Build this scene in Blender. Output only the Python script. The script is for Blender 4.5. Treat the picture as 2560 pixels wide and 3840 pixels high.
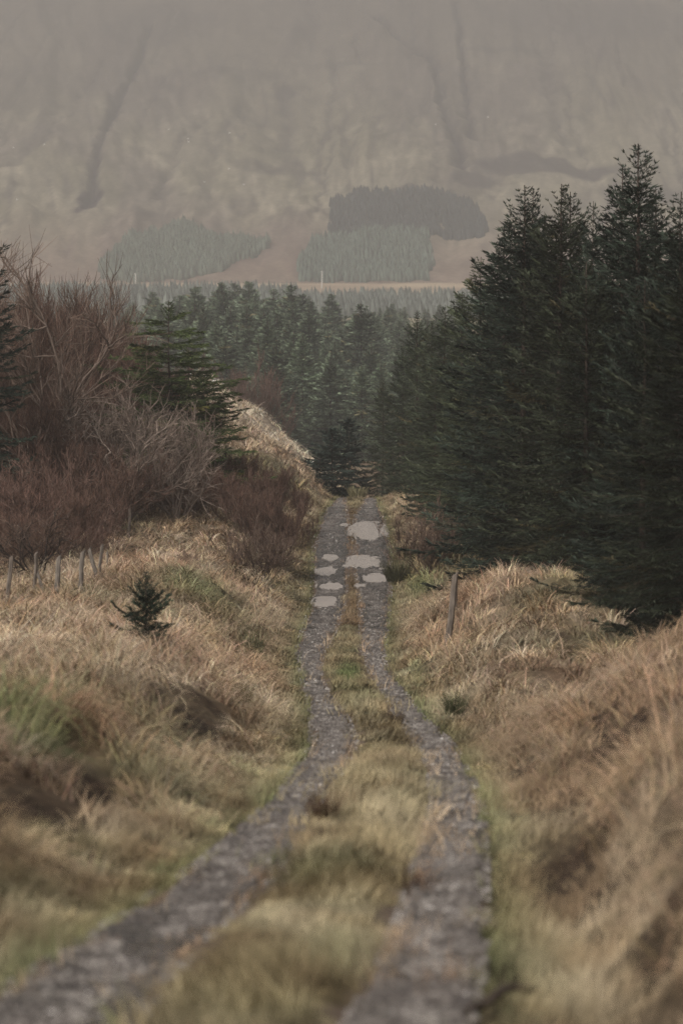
import bpy, math, random
import numpy as np
from mathutils import Vector, Matrix

# ------------------------------------------------------------------ clearing
for o in list(bpy.data.objects):
    bpy.data.objects.remove(o)
scene = bpy.context.scene
COL = scene.collection

# ------------------------------------------------------------------ camera
F = 85.0 / 36.0 * 3840.0            # focal length in photograph pixels
HORIZON = 950.0
PITCH = math.atan((1920.0 - HORIZON) / F)
K = 2560.0 / 1568.0
cam = bpy.data.cameras.new("camera")
cam.sensor_fit = 'VERTICAL'
cam.sensor_height = 36.0
cam.lens = 85.0
cam.clip_start = 0.1
cam.clip_end = 9000.0
cam.dof.use_dof = True
cam.dof.focus_distance = 112.0
cam.dof.aperture_fstop = 85.0 / 62.0
cam_o = bpy.data.objects.new("camera", cam)
COL.objects.link(cam_o)
cam_o.location = (0, 0, 0)
cam_o.rotation_euler = (math.radians(90) - PITCH, 0, 0)
scene.camera = cam_o

# ------------------------------------------------------------------ light
SUN_EL, SUN_AZ = math.radians(52), math.radians(215)
world = bpy.data.worlds.new("World")
scene.world = world
world.use_nodes = True
wn = world.node_tree
bg = wn.nodes["Background"]
sky = wn.nodes.new("ShaderNodeTexSky")
sky.sky_type = 'NISHITA'
sky.sun_disc = False
sky.sun_elevation = SUN_EL
sky.sun_rotation = SUN_AZ
sky.air_density = 1.0
sky.dust_density = 6.0
sky.ozone_density = 1.0
hsv = wn.nodes.new("ShaderNodeHueSaturation")      # an overcast sky has little colour
hsv.inputs["Saturation"].default_value = 0.22
wn.links.new(sky.outputs[0], hsv.inputs["Color"])
wn.links.new(hsv.outputs[0], bg.inputs["Color"])
bg.inputs["Strength"].default_value = 0.085
sun = bpy.data.lights.new("sun", 'SUN')
sun.energy = 1.8
sun.angle = math.radians(16)
sun.color = (1.0, 0.93, 0.85)
sun_o = bpy.data.objects.new("sun", sun)
COL.objects.link(sun_o)
d = Vector((math.sin(SUN_AZ) * math.cos(SUN_EL), math.cos(SUN_AZ) * math.cos(SUN_EL), math.sin(SUN_EL)))
sun_o.rotation_euler = d.to_track_quat('Z', 'Y').to_euler()
sun_o.location = d * 60
scene.view_settings.view_transform = 'Standard'
scene.view_settings.look = 'None'
scene.view_settings.gamma = 1.0
scene.view_settings.exposure = 0.6
scene.cycles.use_denoising = True
scene.cycles.denoising_prefilter = 'NONE'   # keeps the fine grain of grass and needles
scene.cycles.pixel_filter_type = 'BLACKMAN_HARRIS'
scene.cycles.filter_width = 1.6
scene.cycles.sample_clamp_indirect = 2.0
try:
    scene.cycles.sampling_pattern = 'BLUE_NOISE'
except Exception:
    pass
scene.cycles.max_bounces = 5
scene.cycles.diffuse_bounces = 3
scene.cycles.glossy_bounces = 2
scene.cycles.transmission_bounces = 2
scene.cycles.volume_bounces = 1
scene.cycles.transparent_max_bounces = 4
HAZE_DENSITY = 0.00055
HAZE_COLOR = (0.585, 0.57, 0.552, 1)

# ------------------------------------------------------------------ helpers
def P(px, py, dist):
    """a point `dist` metres ahead, seen at (px, py) of the 1568-wide photograph"""
    x = (px * K - 1280.0) / F
    v = (1920.0 - py * K) / F
    dy = math.cos(PITCH) + v * math.sin(PITCH)
    dz = -math.sin(PITCH) + v * math.cos(PITCH)
    t = dist / dy
    return Vector((x * t, dist, dz * t))

def tag(o, label=None, cat=None, group=None, kind=None):
    if label: o["label"] = label
    if cat: o["category"] = cat
    if group: o["group"] = group
    if kind: o["kind"] = kind
    return o

def empty(name, loc, rz=0.0):
    o = bpy.data.objects.new(name, None)
    o.empty_display_size = 0.3
    o.location = loc
    o.rotation_euler = (0, 0, rz)
    COL.objects.link(o)
    return o

def mesh_np(name, verts, faces, mat=None, tint=None, smooth=False, attrs=None, mat_idx=None):
    """verts (n,3), faces (m,k) arrays -> mesh"""
    me = bpy.data.meshes.new(name)
    verts = np.ascontiguousarray(verts, dtype=np.float32)
    faces = np.ascontiguousarray(faces, dtype=np.int32)
    m, k = faces.shape
    me.vertices.add(len(verts))
    me.vertices.foreach_set("co", verts.ravel())
    me.loops.add(m * k)
    me.loops.foreach_set("vertex_index", faces.ravel())
    me.polygons.add(m)
    me.polygons.foreach_set("loop_start", np.arange(0, m * k, k, dtype=np.int32))
    if smooth:
        me.polygons.foreach_set("use_smooth", np.ones(m, dtype=bool))
    mats = mat if isinstance(mat, (list, tuple)) else [mat]
    for q in mats:
        if q: me.materials.append(q)
    if mat_idx is not None:
        me.polygons.foreach_set("material_index", np.ascontiguousarray(mat_idx, dtype=np.int32))
    me.update(calc_edges=True)
    if tint is not None:
        a = me.attributes.new("tint", 'FLOAT_COLOR', 'POINT')
        c = np.ones((len(verts), 4), dtype=np.float32)
        c[:, :3] = tint
        a.data.foreach_set("color", c.ravel())
    for an, av in (attrs or {}).items():
        a = me.attributes.new(an, 'FLOAT', 'POINT')
        a.data.foreach_set("value", np.ascontiguousarray(av, dtype=np.float32).ravel())
    return me

def link(name, me, parent=None, loc=(0, 0, 0)):
    o = bpy.data.objects.new(name, me)
    COL.objects.link(o)
    o.location = loc
    if parent: o.parent = parent
    return o

# value noise ------------------------------------------------------
def _h(ix, iy, s):
    n = (ix.astype(np.int64) * 374761393 + iy.astype(np.int64) * 668265263 + s * 974634777) & 0xFFFFFFFF
    n = ((n ^ (n >> 13)) * 1274126177) & 0xFFFFFFFF
    n = n ^ (n >> 16)
    return (n & 0xFFFF) / 65535.0

def vn(x, y, s=0):
    x = np.asarray(x, dtype=np.float64); y = np.asarray(y, dtype=np.float64)
    ix = np.floor(x); iy = np.floor(y)
    fx = x - ix; fy = y - iy
    fx = fx * fx * (3 - 2 * fx); fy = fy * fy * (3 - 2 * fy)
    a = _h(ix, iy, s); b = _h(ix + 1, iy, s); c = _h(ix, iy + 1, s); e = _h(ix + 1, iy + 1, s)
    return (a * (1 - fx) + b * fx) * (1 - fy) + (c * (1 - fx) + e * fx) * fy

def fbm(x, y, s=0, n=3):
    t = 0; a = 0.5; w = 0
    for i in range(n):
        t = t + a * vn(x, y, s + i * 17); w += a
        x = np.asarray(x) * 2.03 + 11.7; y = np.asarray(y) * 2.03 + 5.3; a *= 0.5
    return t / w

def sstep(x, a, b):
    t = np.clip((x - a) / (b - a), 0, 1)
    return t * t * (3 - 2 * t)

def cells(x, y, seed):
    """jittered cells: distance to the nearest centre, the vector from it, and a random number for it"""
    x = np.asarray(x, dtype=np.float64); y = np.asarray(y, dtype=np.float64)
    ix = np.floor(x); iy = np.floor(y)
    best = np.full(x.shape, 9.0); vx = np.zeros(x.shape); vy = np.zeros(x.shape); r = np.zeros(x.shape)
    for dx in (-1, 0, 1):
        for dy in (-1, 0, 1):
            cx = ix + dx; cy = iy + dy
            px = cx + 0.1 + 0.8 * _h(cx, cy, seed); py = cy + 0.1 + 0.8 * _h(cx, cy, seed + 7)
            dd = np.hypot(x - px, y - py)
            m = dd < best
            best = np.where(m, dd, best); vx = np.where(m, x - px, vx); vy = np.where(m, y - py, vy); r = np.where(m, _h(cx, cy, seed + 13), r)
    return best, vx, vy, r

HX, HY = 1.0, 1.25
def hummock(x, y):
    wx = x + (fbm(x / 0.6, y / 0.6, 161, 2) - 0.5) * 0.5; wy = y + (fbm(x / 0.6, y / 0.6, 167, 2) - 0.5) * 0.5
    return cells(wx / HX, wy / HY, 171)

def lerp(a, b, t):
    return a + (b - a) * t

# ------------------------------------------------------------------ materials
def new_mat(name):
    m = bpy.data.materials.new(name)
    m.use_nodes = True
    nt = m.node_tree
    b = nt.nodes["Principled BSDF"]
    return m, nt, b

def N(nt, kind, **kw):
    n = nt.nodes.new(kind)
    for k_, v in kw.items():
        setattr(n, k_, v)
    return n

def attr_mat(name, rough=0.85, spec=0.15, noise_scale=None, noise_amt=0.3, obj_var=0.0, translucent=0.0):
    m, nt, b = new_mat(name)
    at = N(nt, "ShaderNodeAttribute"); at.attribute_name = "tint"
    out = at.outputs["Color"]
    if noise_scale:
        g = N(nt, "ShaderNodeNewGeometry")
        nz = N(nt, "ShaderNodeTexNoise"); nz.inputs["Scale"].default_value = noise_scale
        nz.inputs["Detail"].default_value = 5
        nt.links.new(g.outputs["Position"], nz.inputs["Vector"])
        mr = N(nt, "ShaderNodeMapRange")
        mr.inputs[1].default_value = 0.3; mr.inputs[2].default_value = 0.7
        mr.inputs[3].default_value = 1 - noise_amt; mr.inputs[4].default_value = 1 + noise_amt
        nt.links.new(nz.outputs[0], mr.inputs[0])
        mx = N(nt, "ShaderNodeVectorMath", operation='SCALE')
        nt.links.new(out, mx.inputs[0]); nt.links.new(mr.outputs[0], mx.inputs["Scale"])
        out = mx.outputs[0]
    if obj_var:
        oi = N(nt, "ShaderNodeObjectInfo")
        mr = N(nt, "ShaderNodeMapRange")
        mr.inputs[3].default_value = 1 - obj_var; mr.inputs[4].default_value = 1 + obj_var
        nt.links.new(oi.outputs["Random"], mr.inputs[0])
        mx = N(nt, "ShaderNodeVectorMath", operation='SCALE')
        nt.links.new(out, mx.inputs[0]); nt.links.new(mr.outputs[0], mx.inputs["Scale"])
        out = mx.outputs[0]
    nt.links.new(out, b.inputs["Base Color"])
    b.inputs["Roughness"].default_value = rough
    b.inputs["Specular IOR Level"].default_value = spec
    return m

M_GRASS = attr_mat("dry_grass", 0.75, 0.12)
M_GROUND = attr_mat("moor_ground", 0.95, 0.05, 6.0, 0.35)
M_NEEDLE = attr_mat("needles", 0.65, 0.18, obj_var=0.28)
M_TWIG = attr_mat("twigs", 0.8, 0.1)
M_CONIFER_FAR = attr_mat("plantation", 0.8, 0.05)

def bark_mat(name, c1, c2, scale=14):
    m, nt, b = new_mat(name)
    tc = N(nt, "ShaderNodeTexCoord")
    mp = N(nt, "ShaderNodeMapping"); mp.inputs["Scale"].default_value = (1, 1, 0.18)
    nz = N(nt, "ShaderNodeTexNoise"); nz.inputs["Scale"].default_value = scale; nz.inputs["Detail"].default_value = 6
    cr = N(nt, "ShaderNodeValToRGB")
    cr.color_ramp.elements[0].color = (*c1, 1); cr.color_ramp.elements[1].color = (*c2, 1)
    cr.color_ramp.elements[0].position = 0.32; cr.color_ramp.elements[1].position = 0.68
    nt.links.new(tc.outputs["Object"], mp.inputs[0]); nt.links.new(mp.outputs[0], nz.inputs["Vector"])
    nt.links.new(nz.outputs[0], cr.inputs[0]); nt.links.new(cr.outputs[0], b.inputs["Base Color"])
    bp = N(nt, "ShaderNodeBump"); bp.inputs["Strength"].default_value = 0.6
    nt.links.new(nz.outputs[0], bp.inputs["Height"]); nt.links.new(bp.outputs[0], b.inputs["Normal"])
    b.inputs["Roughness"].default_value = 0.9; b.inputs["Specular IOR Level"].default_value = 0.1
    return m

M_BARK = bark_mat("conifer_bark", (0.035, 0.025, 0.02), (0.11, 0.085, 0.07))
M_POST = bark_mat("weathered_post_wood", (0.09, 0.077, 0.066), (0.26, 0.225, 0.19), 20)
M_POST_DARK = bark_mat("damp_post_wood", (0.07, 0.057, 0.048), (0.24, 0.2, 0.165), 16)

def gravel_mat():
    m, nt, b = new_mat("wet_gravel")
    g = N(nt, "ShaderNodeNewGeometry")
    mp = N(nt, "ShaderNodeMapping"); mp.inputs["Scale"].default_value = (1.6, 1.0, 1.0)
    nt.links.new(g.outputs["Position"], mp.inputs[0])
    v = N(nt, "ShaderNodeTexVoronoi"); v.inputs["Scale"].default_value = 9
    v.inputs["Randomness"].default_value = 1.0
    nt.links.new(mp.outputs[0], v.inputs["Vector"])
    nz = N(nt, "ShaderNodeTexNoise"); nz.inputs["Scale"].default_value = 1.7; nz.inputs["Detail"].default_value = 7
    nz.inputs["Roughness"].default_value = 0.65
    nt.links.new(mp.outputs[0], nz.inputs["Vector"])
    sep = N(nt, "ShaderNodeSeparateColor"); nt.links.new(v.outputs["Color"], sep.inputs[0])
    cr = N(nt, "ShaderNodeValToRGB")
    e = cr.color_ramp.elements
    e[0].position = 0.0; e[0].color = (0.05, 0.042, 0.04, 1)
    e[1].position = 1.0; e[1].color = (0.32, 0.285, 0.255, 1)
    k1 = e.new(0.55); k1.color = (0.115, 0.097, 0.084, 1)
    nt.links.new(sep.outputs[0], cr.inputs[0])
    cr2 = N(nt, "ShaderNodeValToRGB")
    e = cr2.color_ramp.elements
    e[0].position = 0.38; e[0].color = (0.05, 0.037, 0.03, 1)
    e[1].position = 0.64; e[1].color = (0.21, 0.184, 0.16, 1)
    nt.links.new(nz.outputs[0], cr2.inputs[0])
    mx = N(nt, "ShaderNodeMix", data_type='RGBA'); mx.inputs[0].default_value = 0.45
    nt.links.new(cr.outputs[0], mx.inputs[6]); nt.links.new(cr2.outputs[0], mx.inputs[7])
    wa = N(nt, "ShaderNodeAttribute"); wa.attribute_name = "wet_vignette"
    wm = N(nt, "ShaderNodeMapRange"); wm.inputs[3].default_value = 0.84; wm.inputs[4].default_value = 0.4
    nt.links.new(wa.outputs["Fac"], wm.inputs[0])
    ws = N(nt, "ShaderNodeVectorMath", operation='SCALE')
    nt.links.new(mx.outputs[2], ws.inputs[0]); nt.links.new(wm.outputs[0], ws.inputs["Scale"])
    nt.links.new(ws.outputs[0], b.inputs["Base Color"])
    # damp patches are smoother
    nz2 = N(nt, "ShaderNodeTexNoise"); nz2.inputs["Scale"].default_value = 0.9; nz2.inputs["Detail"].default_value = 5
    nt.links.new(g.outputs["Position"], nz2.inputs["Vector"])
    mr = N(nt, "ShaderNodeMapRange"); mr.inputs[1].default_value = 0.42; mr.inputs[2].default_value = 0.62
    mr.inputs[3].default_value = 0.8; mr.inputs[4].default_value = 0.34
    nt.links.new(nz2.outputs[0], mr.inputs[0])
    wr = N(nt, "ShaderNodeMapRange"); wr.inputs[1].default_value = 0.55; wr.inputs[2].default_value = 1.0; wr.inputs[3].default_value = 0.0; wr.inputs[4].default_value = 0.9
    nt.links.new(wa.outputs["Fac"], wr.inputs[0])
    wx_ = N(nt, "ShaderNodeMix", data_type='FLOAT'); wx_.inputs[3].default_value = 0.12
    nt.links.new(wr.outputs[0], wx_.inputs[0]); nt.links.new(mr.outputs[0], wx_.inputs[2])
    nt.links.new(wx_.outputs[0], b.inputs["Roughness"])
    bp = N(nt, "ShaderNodeBump"); bp.inputs["Strength"].default_value = 1.0; bp.inputs["Distance"].default_value = 0.06
    nt.links.new(v.outputs["Distance"], bp.inputs["Height"])
    bp2 = N(nt, "ShaderNodeBump"); bp2.inputs["Strength"].default_value = 0.6; bp2.inputs["Distance"].default_value = 0.08
    nt.links.new(nz.outputs[0], bp2.inputs["Height"]); nt.links.new(bp.outputs[0], bp2.inputs["Normal"])
    nt.links.new(bp2.outputs[0], b.inputs["Normal"])
    b.inputs["Specular IOR Level"].default_value = 0.28
    return m
M_GRAVEL = gravel_mat()

def water_mat():
    m, nt, b = new_mat("muddy_water")
    b.inputs["Base Color"].default_value = (0.30, 0.262, 0.23, 1)
    b.inputs["Roughness"].default_value = 0.03
    b.inputs["IOR"].default_value = 1.33
    b.inputs["Specular IOR Level"].default_value = 0.5
    return m
M_WATER = water_mat()

def plain(name, c, rough=0.7):
    m, nt, b = new_mat(name)
    nz = N(nt, "ShaderNodeTexNoise"); nz.inputs["Scale"].default_value = 5; nz.inputs["Detail"].default_value = 4
    cr = N(nt, "ShaderNodeValToRGB")
    cr.color_ramp.elements[0].color = (*[q * 0.75 for q in c], 1); cr.color_ramp.elements[1].color = (*[min(1, q * 1.2) for q in c], 1)
    tc = N(nt, "ShaderNodeTexCoord"); nt.links.new(tc.outputs["Object"], nz.inputs["Vector"])
    nt.links.new(nz.outputs[0], cr.inputs[0]); nt.links.new(cr.outputs[0], b.inputs["Base Color"])
    b.inputs["Roughness"].default_value = rough
    return m

# ------------------------------------------------------------------ the track in plan
# photo row, distance ahead, left wheel (edges), right wheel (edges)
ROWS = [
    (1145, 145, 775, 793, 840, 862), (1172, 132, 760, 794, 832, 866), (1200, 121, 742, 798, 814, 880),
    (1250, 110, 722, 803, 815, 890), (1300, 101, 720, 798, 815, 898), (1350, 94, 718, 794, 822, 896),
    (1400, 86, 712, 788, 826, 893), (1450, 76, 694, 770, 828, 888), (1500, 67, 681, 742, 832, 882),
    (1550, 60, 690, 736, 850, 890), (1600, 53, 702, 757, 882, 938), (1650, 47.5, 716, 798, 913, 972),
    (1700, 42, 716, 818, 946, 1032), (1750, 35.5, 694, 805, 980, 1064), (1800, 30, 656, 765, 988, 1090),
    (1850, 26.5, 615, 728, 996, 1105), (1900, 23.8, 560, 690, 985, 1110), (2000, 19.5, 440, 645, 950, 1112),
    (2100, 16.3, 300, 540, 925, 1112), (2200, 14.0, 130, 410, 882, 1102), (2352, 11.8, -90, 340, 826, 1088)]
_d = []; _z = []; _ll = []; _lr = []; _rl = []; _rr = []
for (py, dd, a, b_, c, e) in sorted(ROWS, key=lambda r: r[1]):
    _d.append(dd); _z.append(P(784, py, dd).z)
    _ll.append(P(a, py, dd).x); _lr.append(P(b_, py, dd).x); _rl.append(P(c, py, dd).x); _rr.append(P(e, py, dd).x)
_d = np.array(_d); _z = np.array(_z)
_fl = (_d > 90) & (_d < 125)                     # the puddled stretch lies level
_z[_fl] = -13.05 - (_d[_fl] - 94) * 0.006
_z[_d == 132] = -13.75
def ext(arr, s0):
    """continue behind the camera and beyond the crest"""
    arr = np.array(arr)
    return np.concatenate([[arr[0] + s0 * 14, arr[0] + s0 * 9.0], arr, [arr[-1] + 0.25, arr[-1] + 1.5, arr[-1] + 6.0]])
XD = np.concatenate([[-2.2, 2.8], _d, [158, 178, 215]])
XLL = ext(_ll, -0.17); XLR = ext(_lr, -0.17); XRL = ext(_rl, -0.17); XRR = ext(_rr, -0.17)
ZD = np.concatenate([[-80, -20, 0, 5], _d, [150, 158, 168, 180, 200, 230, 270, 330, 500, 800, 1050, 1250, 1400, 1700, 2600]])
ZZ = np.concatenate([[6, 1.0, -1.72, -2.58], _z, [-15.15, -16.3, -17.9, -19.3, -21.3, -23.4, -25.2, -26.3, -27.5, -27.5, -24.5, -21.8, -16.8, -14, -14]])
_gd = np.linspace(-80, 2600, 26801)
_gz = np.interp(_gd, ZD, ZZ)
_k = np.hanning(41); _k /= _k.sum()
_gz = np.convolve(np.pad(_gz, 20, mode='edge'), _k, 'valid')      # soften the kinks
def road_z(y): return np.interp(y, _gd, _gz)
def smooth_interp(y, X):
    return (np.interp(y - 1.5, XD, X) + 2 * np.interp(y, XD, X) + np.interp(y + 1.5, XD, X)) / 4

AL_D = [-20, 0, 12, 18, 25, 35, 45, 70, 100, 140, 170, 260]; AL = [0.2, 0.3, 0.35, 0.6, 1.0, 1.3, 1.45, 1.65, 1.9, 2.0, 1.0, 0]
AR_D = [-20, 0, 12, 18, 26, 34, 42, 50, 58, 70, 100, 140, 170, 260]; AR = [0.4, 0.5, 0.7, 0.85, 0.95, 1.0, 0.85, 0.8, 0.95, 1.1, 0.9, 0.6, 0.4, 0]

HOLES = []          # bare peat hollows: x, y, radius x, radius y, depth

PUDDLES = []
def puddle(px, py, hw, hh, dist, seed):
    """px, py, half width and half height on the photograph -> a level pool on the track"""
    z0 = float(road_z(np.array([dist]))[0])
    def row(yy):
        v = (1920 - yy * K) / F
        return z0 / ((-math.sin(PITCH) + v * math.cos(PITCH)) / (math.cos(PITCH) + v * math.sin(PITCH)))
    ya, yb = row(py + hh), row(py - hh)
    yc = (ya + yb) / 2
    PUDDLES.append(((px * K - 1280) / F * yc, yc, hw * K / F * yc, max(0.25, (yb - ya) / 2), seed))
for a in [(846, 1222, 38, 19, 117, 1), (838, 1291, 34, 13, 103, 2), (864, 1328, 32, 9, 97.5, 3), (759, 1281, 17, 7, 105, 4), (752, 1312, 25, 11, 100, 5),
          (757, 1347, 28, 8, 94.5, 6), (744, 1386, 24, 13, 88.5, 7), (790, 1206, 8, 3, 119, 9), (884, 1307, 11, 3, 100, 11), (826, 1345, 12, 4, 95, 13), (795, 1300, 10, 3, 102, 14)]:
    puddle(*a)

def frame(x, y):
    ll = smooth_interp(y, XLL); lr = smooth_interp(y, XLR); rl = smooth_interp(y, XRL); rr = smooth_interp(y, XRR)
    return ll, lr, rl, rr

def holes_at(x, y):
    hm = np.zeros_like(x); dep = np.zeros_like(x)
    for (hx, hy, rx, ry, dp) in HOLES:
        q = ((x - hx) / rx) ** 2 + ((y - hy) / ry) ** 2
        w = np.exp(-q * 0.8)
        hm = np.maximum(hm, w); dep = dep + dp * w
    xr = smooth_interp(y, XRR); xl = smooth_interp(y, XLL)
    zone = np.maximum(sstep(x - xr, 0.35, 0.9) * (1 - 0.6 * sstep(y, 30, 60)), sstep(xl - x, 0.5, 1.2) * 0.45 * sstep(y, 27, 34) * (1 - 0.6 * sstep(y, 34, 50))) * (1 - sstep(y, 90, 140))
    nz = fbm(x / 0.5, y / 2.6, 191, 2) * 0.75 + fbm(x / 2.5, y / 5, 197, 2) * 0.25
    w = sstep(nz, 0.585, 0.66) * zone
    hm = np.maximum(hm, w); dep = dep + 0.22 * w
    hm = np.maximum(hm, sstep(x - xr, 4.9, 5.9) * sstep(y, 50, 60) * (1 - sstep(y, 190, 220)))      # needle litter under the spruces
    return hm, dep

def terrain(x, y):
    """height of the ground without the small tussock bumps"""
    x = np.asarray(x, dtype=np.float64); y = np.asarray(y, dtype=np.float64)
    ll, lr, rl, rr = frame(x, y)
    u = ll - x; v = x - rr
    z = road_z(y)
    wl = np.interp(y, [0, 15, 30, 60, 150], [3, 2.2, 3.0, 4.0, 4.0])
    wr = np.interp(y, [0, 15, 30, 60, 150], [2.6, 1.8, 2.6, 2.6, 4.0])
    z = z + np.interp(y, AL_D, AL) * sstep(u, 0.15, wl) + np.interp(y, AR_D, AR) * sstep(v, 0.1, wr)
    nearf = 1 - sstep(y, 150, 260)
    z = z + nearf * 0.03 * np.clip(u - 3, 0, 25)
    z = z - nearf * sstep(y, 40, 60) * 0.9 * sstep(v, 4.5, 7.5)
    # mounds and the pale hillock past the bend
    def g(cx, cy, sx, sy, h): return h * np.exp(-((x - cx) / sx) ** 2 - ((y - cy) / sy) ** 2)
    z = z + g(4.9, 65, 1.9, 8, 1.1) + g(6.4, 60, 1.5, 5, 0.6) + g(6.2, 37, 1.8, 5.5, 0.85) + g(4.8, 26, 1.5, 3, 0.35)
    z = z + 0 + g(-3.9, 72, 1.6, 5, 0.35)
    z = z + 8.5 * np.exp(-((y - 182) / 30) ** 2) * sstep(-x, -3.0, 11) * (1 - sstep(-x, 40, 120)) * np.maximum(sstep(u, 0.2, 2.5), sstep(y, 152, 165))
    z = z + (fbm(x / 2.6, y / 7, 231, 3) - 0.5) * 2.6 * sstep(y, 150, 165) * (1 - sstep(y, 215, 240)) * sstep(-x, 0, 5)
    offt = np.maximum(sstep(u, 0.0, 0.5), sstep(v, 0.0, 0.5))
    mid = sstep(np.minimum(x - lr, rl - x), 0.0, 0.3)
    z = z + 0.07 * mid * nearf
    return z, u, v, mid, offt

_hd = np.arange(8, 220, 0.05)
def hit(px, py, lift=0.0):
    """where the sight line through a pixel first meets the land"""
    x = (px * K - 1280.0) / F
    v = (1920.0 - py * K) / F
    dy = math.cos(PITCH) + v * math.sin(PITCH); dz = -math.sin(PITCH) + v * math.cos(PITCH)
    z = _hd * dz / dy
    t = terrain(_hd * x / dy, _hd)[0] + lift
    k = np.argmax(z <= t)
    if z[k] > t[k]: k = len(_hd) - 1
    return Vector((_hd[k] * x / dy, _hd[k], t[k]))

def hole(px, py, dist, rx, ry, dep):
    q = hit(px, py, 0.2); HOLES.append((q.x, q.y, rx * 1.15, ry * 2.6, dep * 1.2))
hole(1335, 1885, 21.5, 0.38, 0.55, 0.34); hole(1465, 1880, 21.8, 0.5, 0.6, 0.42)
hole(1310, 1560, 52, 0.45, 1.3, 0.8); hole(455, 1628, 38, 0.5, 0.8, 0.35); hole(1490, 2300, 11.2, 0.6, 0.7, 0.7); hole(1420, 2340, 11, .25, .35, .4)
hole(1160, 2100, 15.5, 0.22, 0.4, 0.2); hole(1190, 1740, 35, 0.3, .8, .25); hole(490, 1690, 33, 0.3, 0.5, 0.25)
hole(300, 1640, 27, 0.3, 0.5, 0.25); hole(1420, 1960, 19.5, 0.4, 0.5, .3); hole(1250, 1960, 19, 0.25, 0.4, .2); hole(1330, 1790, 25.5, 0.3, 0.6, .3); hole(1440, 1690, 31, .35, .9, .35); hole(1400, 2080, 16.2, .3, .5, .3); hole(200, 1740, 23, 0.3, 0.3, 0.2); hole(90, 1830, 19, 0.45, 0.7, 0.25)

def ground_z(x, y, bumps=True):
    x = np.asarray(x, dtype=np.float64); y = np.asarray(y, dtype=np.float64)
    z, u, v, mid, offt = terrain(x, y)
    near = (1 - sstep(y, 210, 300))
    far_side = np.maximum(sstep(u, 0.3, 1.8), sstep(v, 0.25, 1.5))
    f1, _, _, hr = hummock(x, y)
    b = (np.sqrt(np.clip(1 - (f1 / 0.78) ** 2, 0, 1)) - 0.45) * (0.16 + 0.5 * hr) * far_side * (1 + 0.6 * (x > 0) * (1 - sstep(y, 40, 60))) + (fbm(x / 4.0, y / 6.0, 9, 2) - 0.5) * 0.6 * far_side
    z = z + b * near * (1 - 0.4 * sstep(y, 0, 1))
    hm, dep = holes_at(x, y)
    for (cx, cy, rx, ry, _s) in PUDDLES:
        qq = ((x - cx) / (rx * 1.35)) ** 2 + ((y - cy) / (ry * 1.3)) ** 2
        z = np.where(qq < 1, z - 0.12 * (1 - qq), z)
    return z - dep

# ------------------------------------------------------------------ colours of the ground cover
C_TAWNY = np.array([0.345, 0.258, 0.165]); C_PINK = np.array([0.315, 0.215, 0.14]); C_STRAW = np.array([0.52, 0.41, 0.30])
C_OLIVE = np.array([0.17, 0.155, 0.08]); C_GREEN = np.array([0.115, 0.148, 0.055]); C_BROWN = np.array([0.15, 0.088, 0.052])
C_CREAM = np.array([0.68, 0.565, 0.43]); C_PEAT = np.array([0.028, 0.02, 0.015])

GREEN_SPOTS = []
def gspot(px, py, dist, rx, ry, w):
    q = hit(px, py, 0.1); GREEN_SPOTS.append((q.x, q.y, rx, ry, w))
gspot(800, 1535, 61, 0.55, 6, 1.0); gspot(450, 1350, 72, 1.6, 7, 0.75); gspot(550, 1760, 33, 0.8, 2.2, 0.7); gspot(960, 1540, 62, 0.5, 8, 0.7)
gspot(350, 1420, 60, 1.5, 3, 0.5); gspot(970, 1340, 92, 1.0, 9, 0.85); gspot(120, 1900, 20, 1.2, 1.6, 0.6); gspot(1040, 1680, 43, 0.5, 3, 0.6)
gspot(60, 2050, 17, 1.0, 1.5, 0.6); gspot(640, 1900, 24.5, 0.5, 1.6, 0.5); gspot(1130, 2050, 18, 0.25, 3, 0.7); gspot(740, 2200, 14, 0.4, 1.2, 0.45)
gspot(300, 1770, 25, .9, 1.6, .6); gspot(900, 1250, 108, 0.4, 10, .7)

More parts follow.
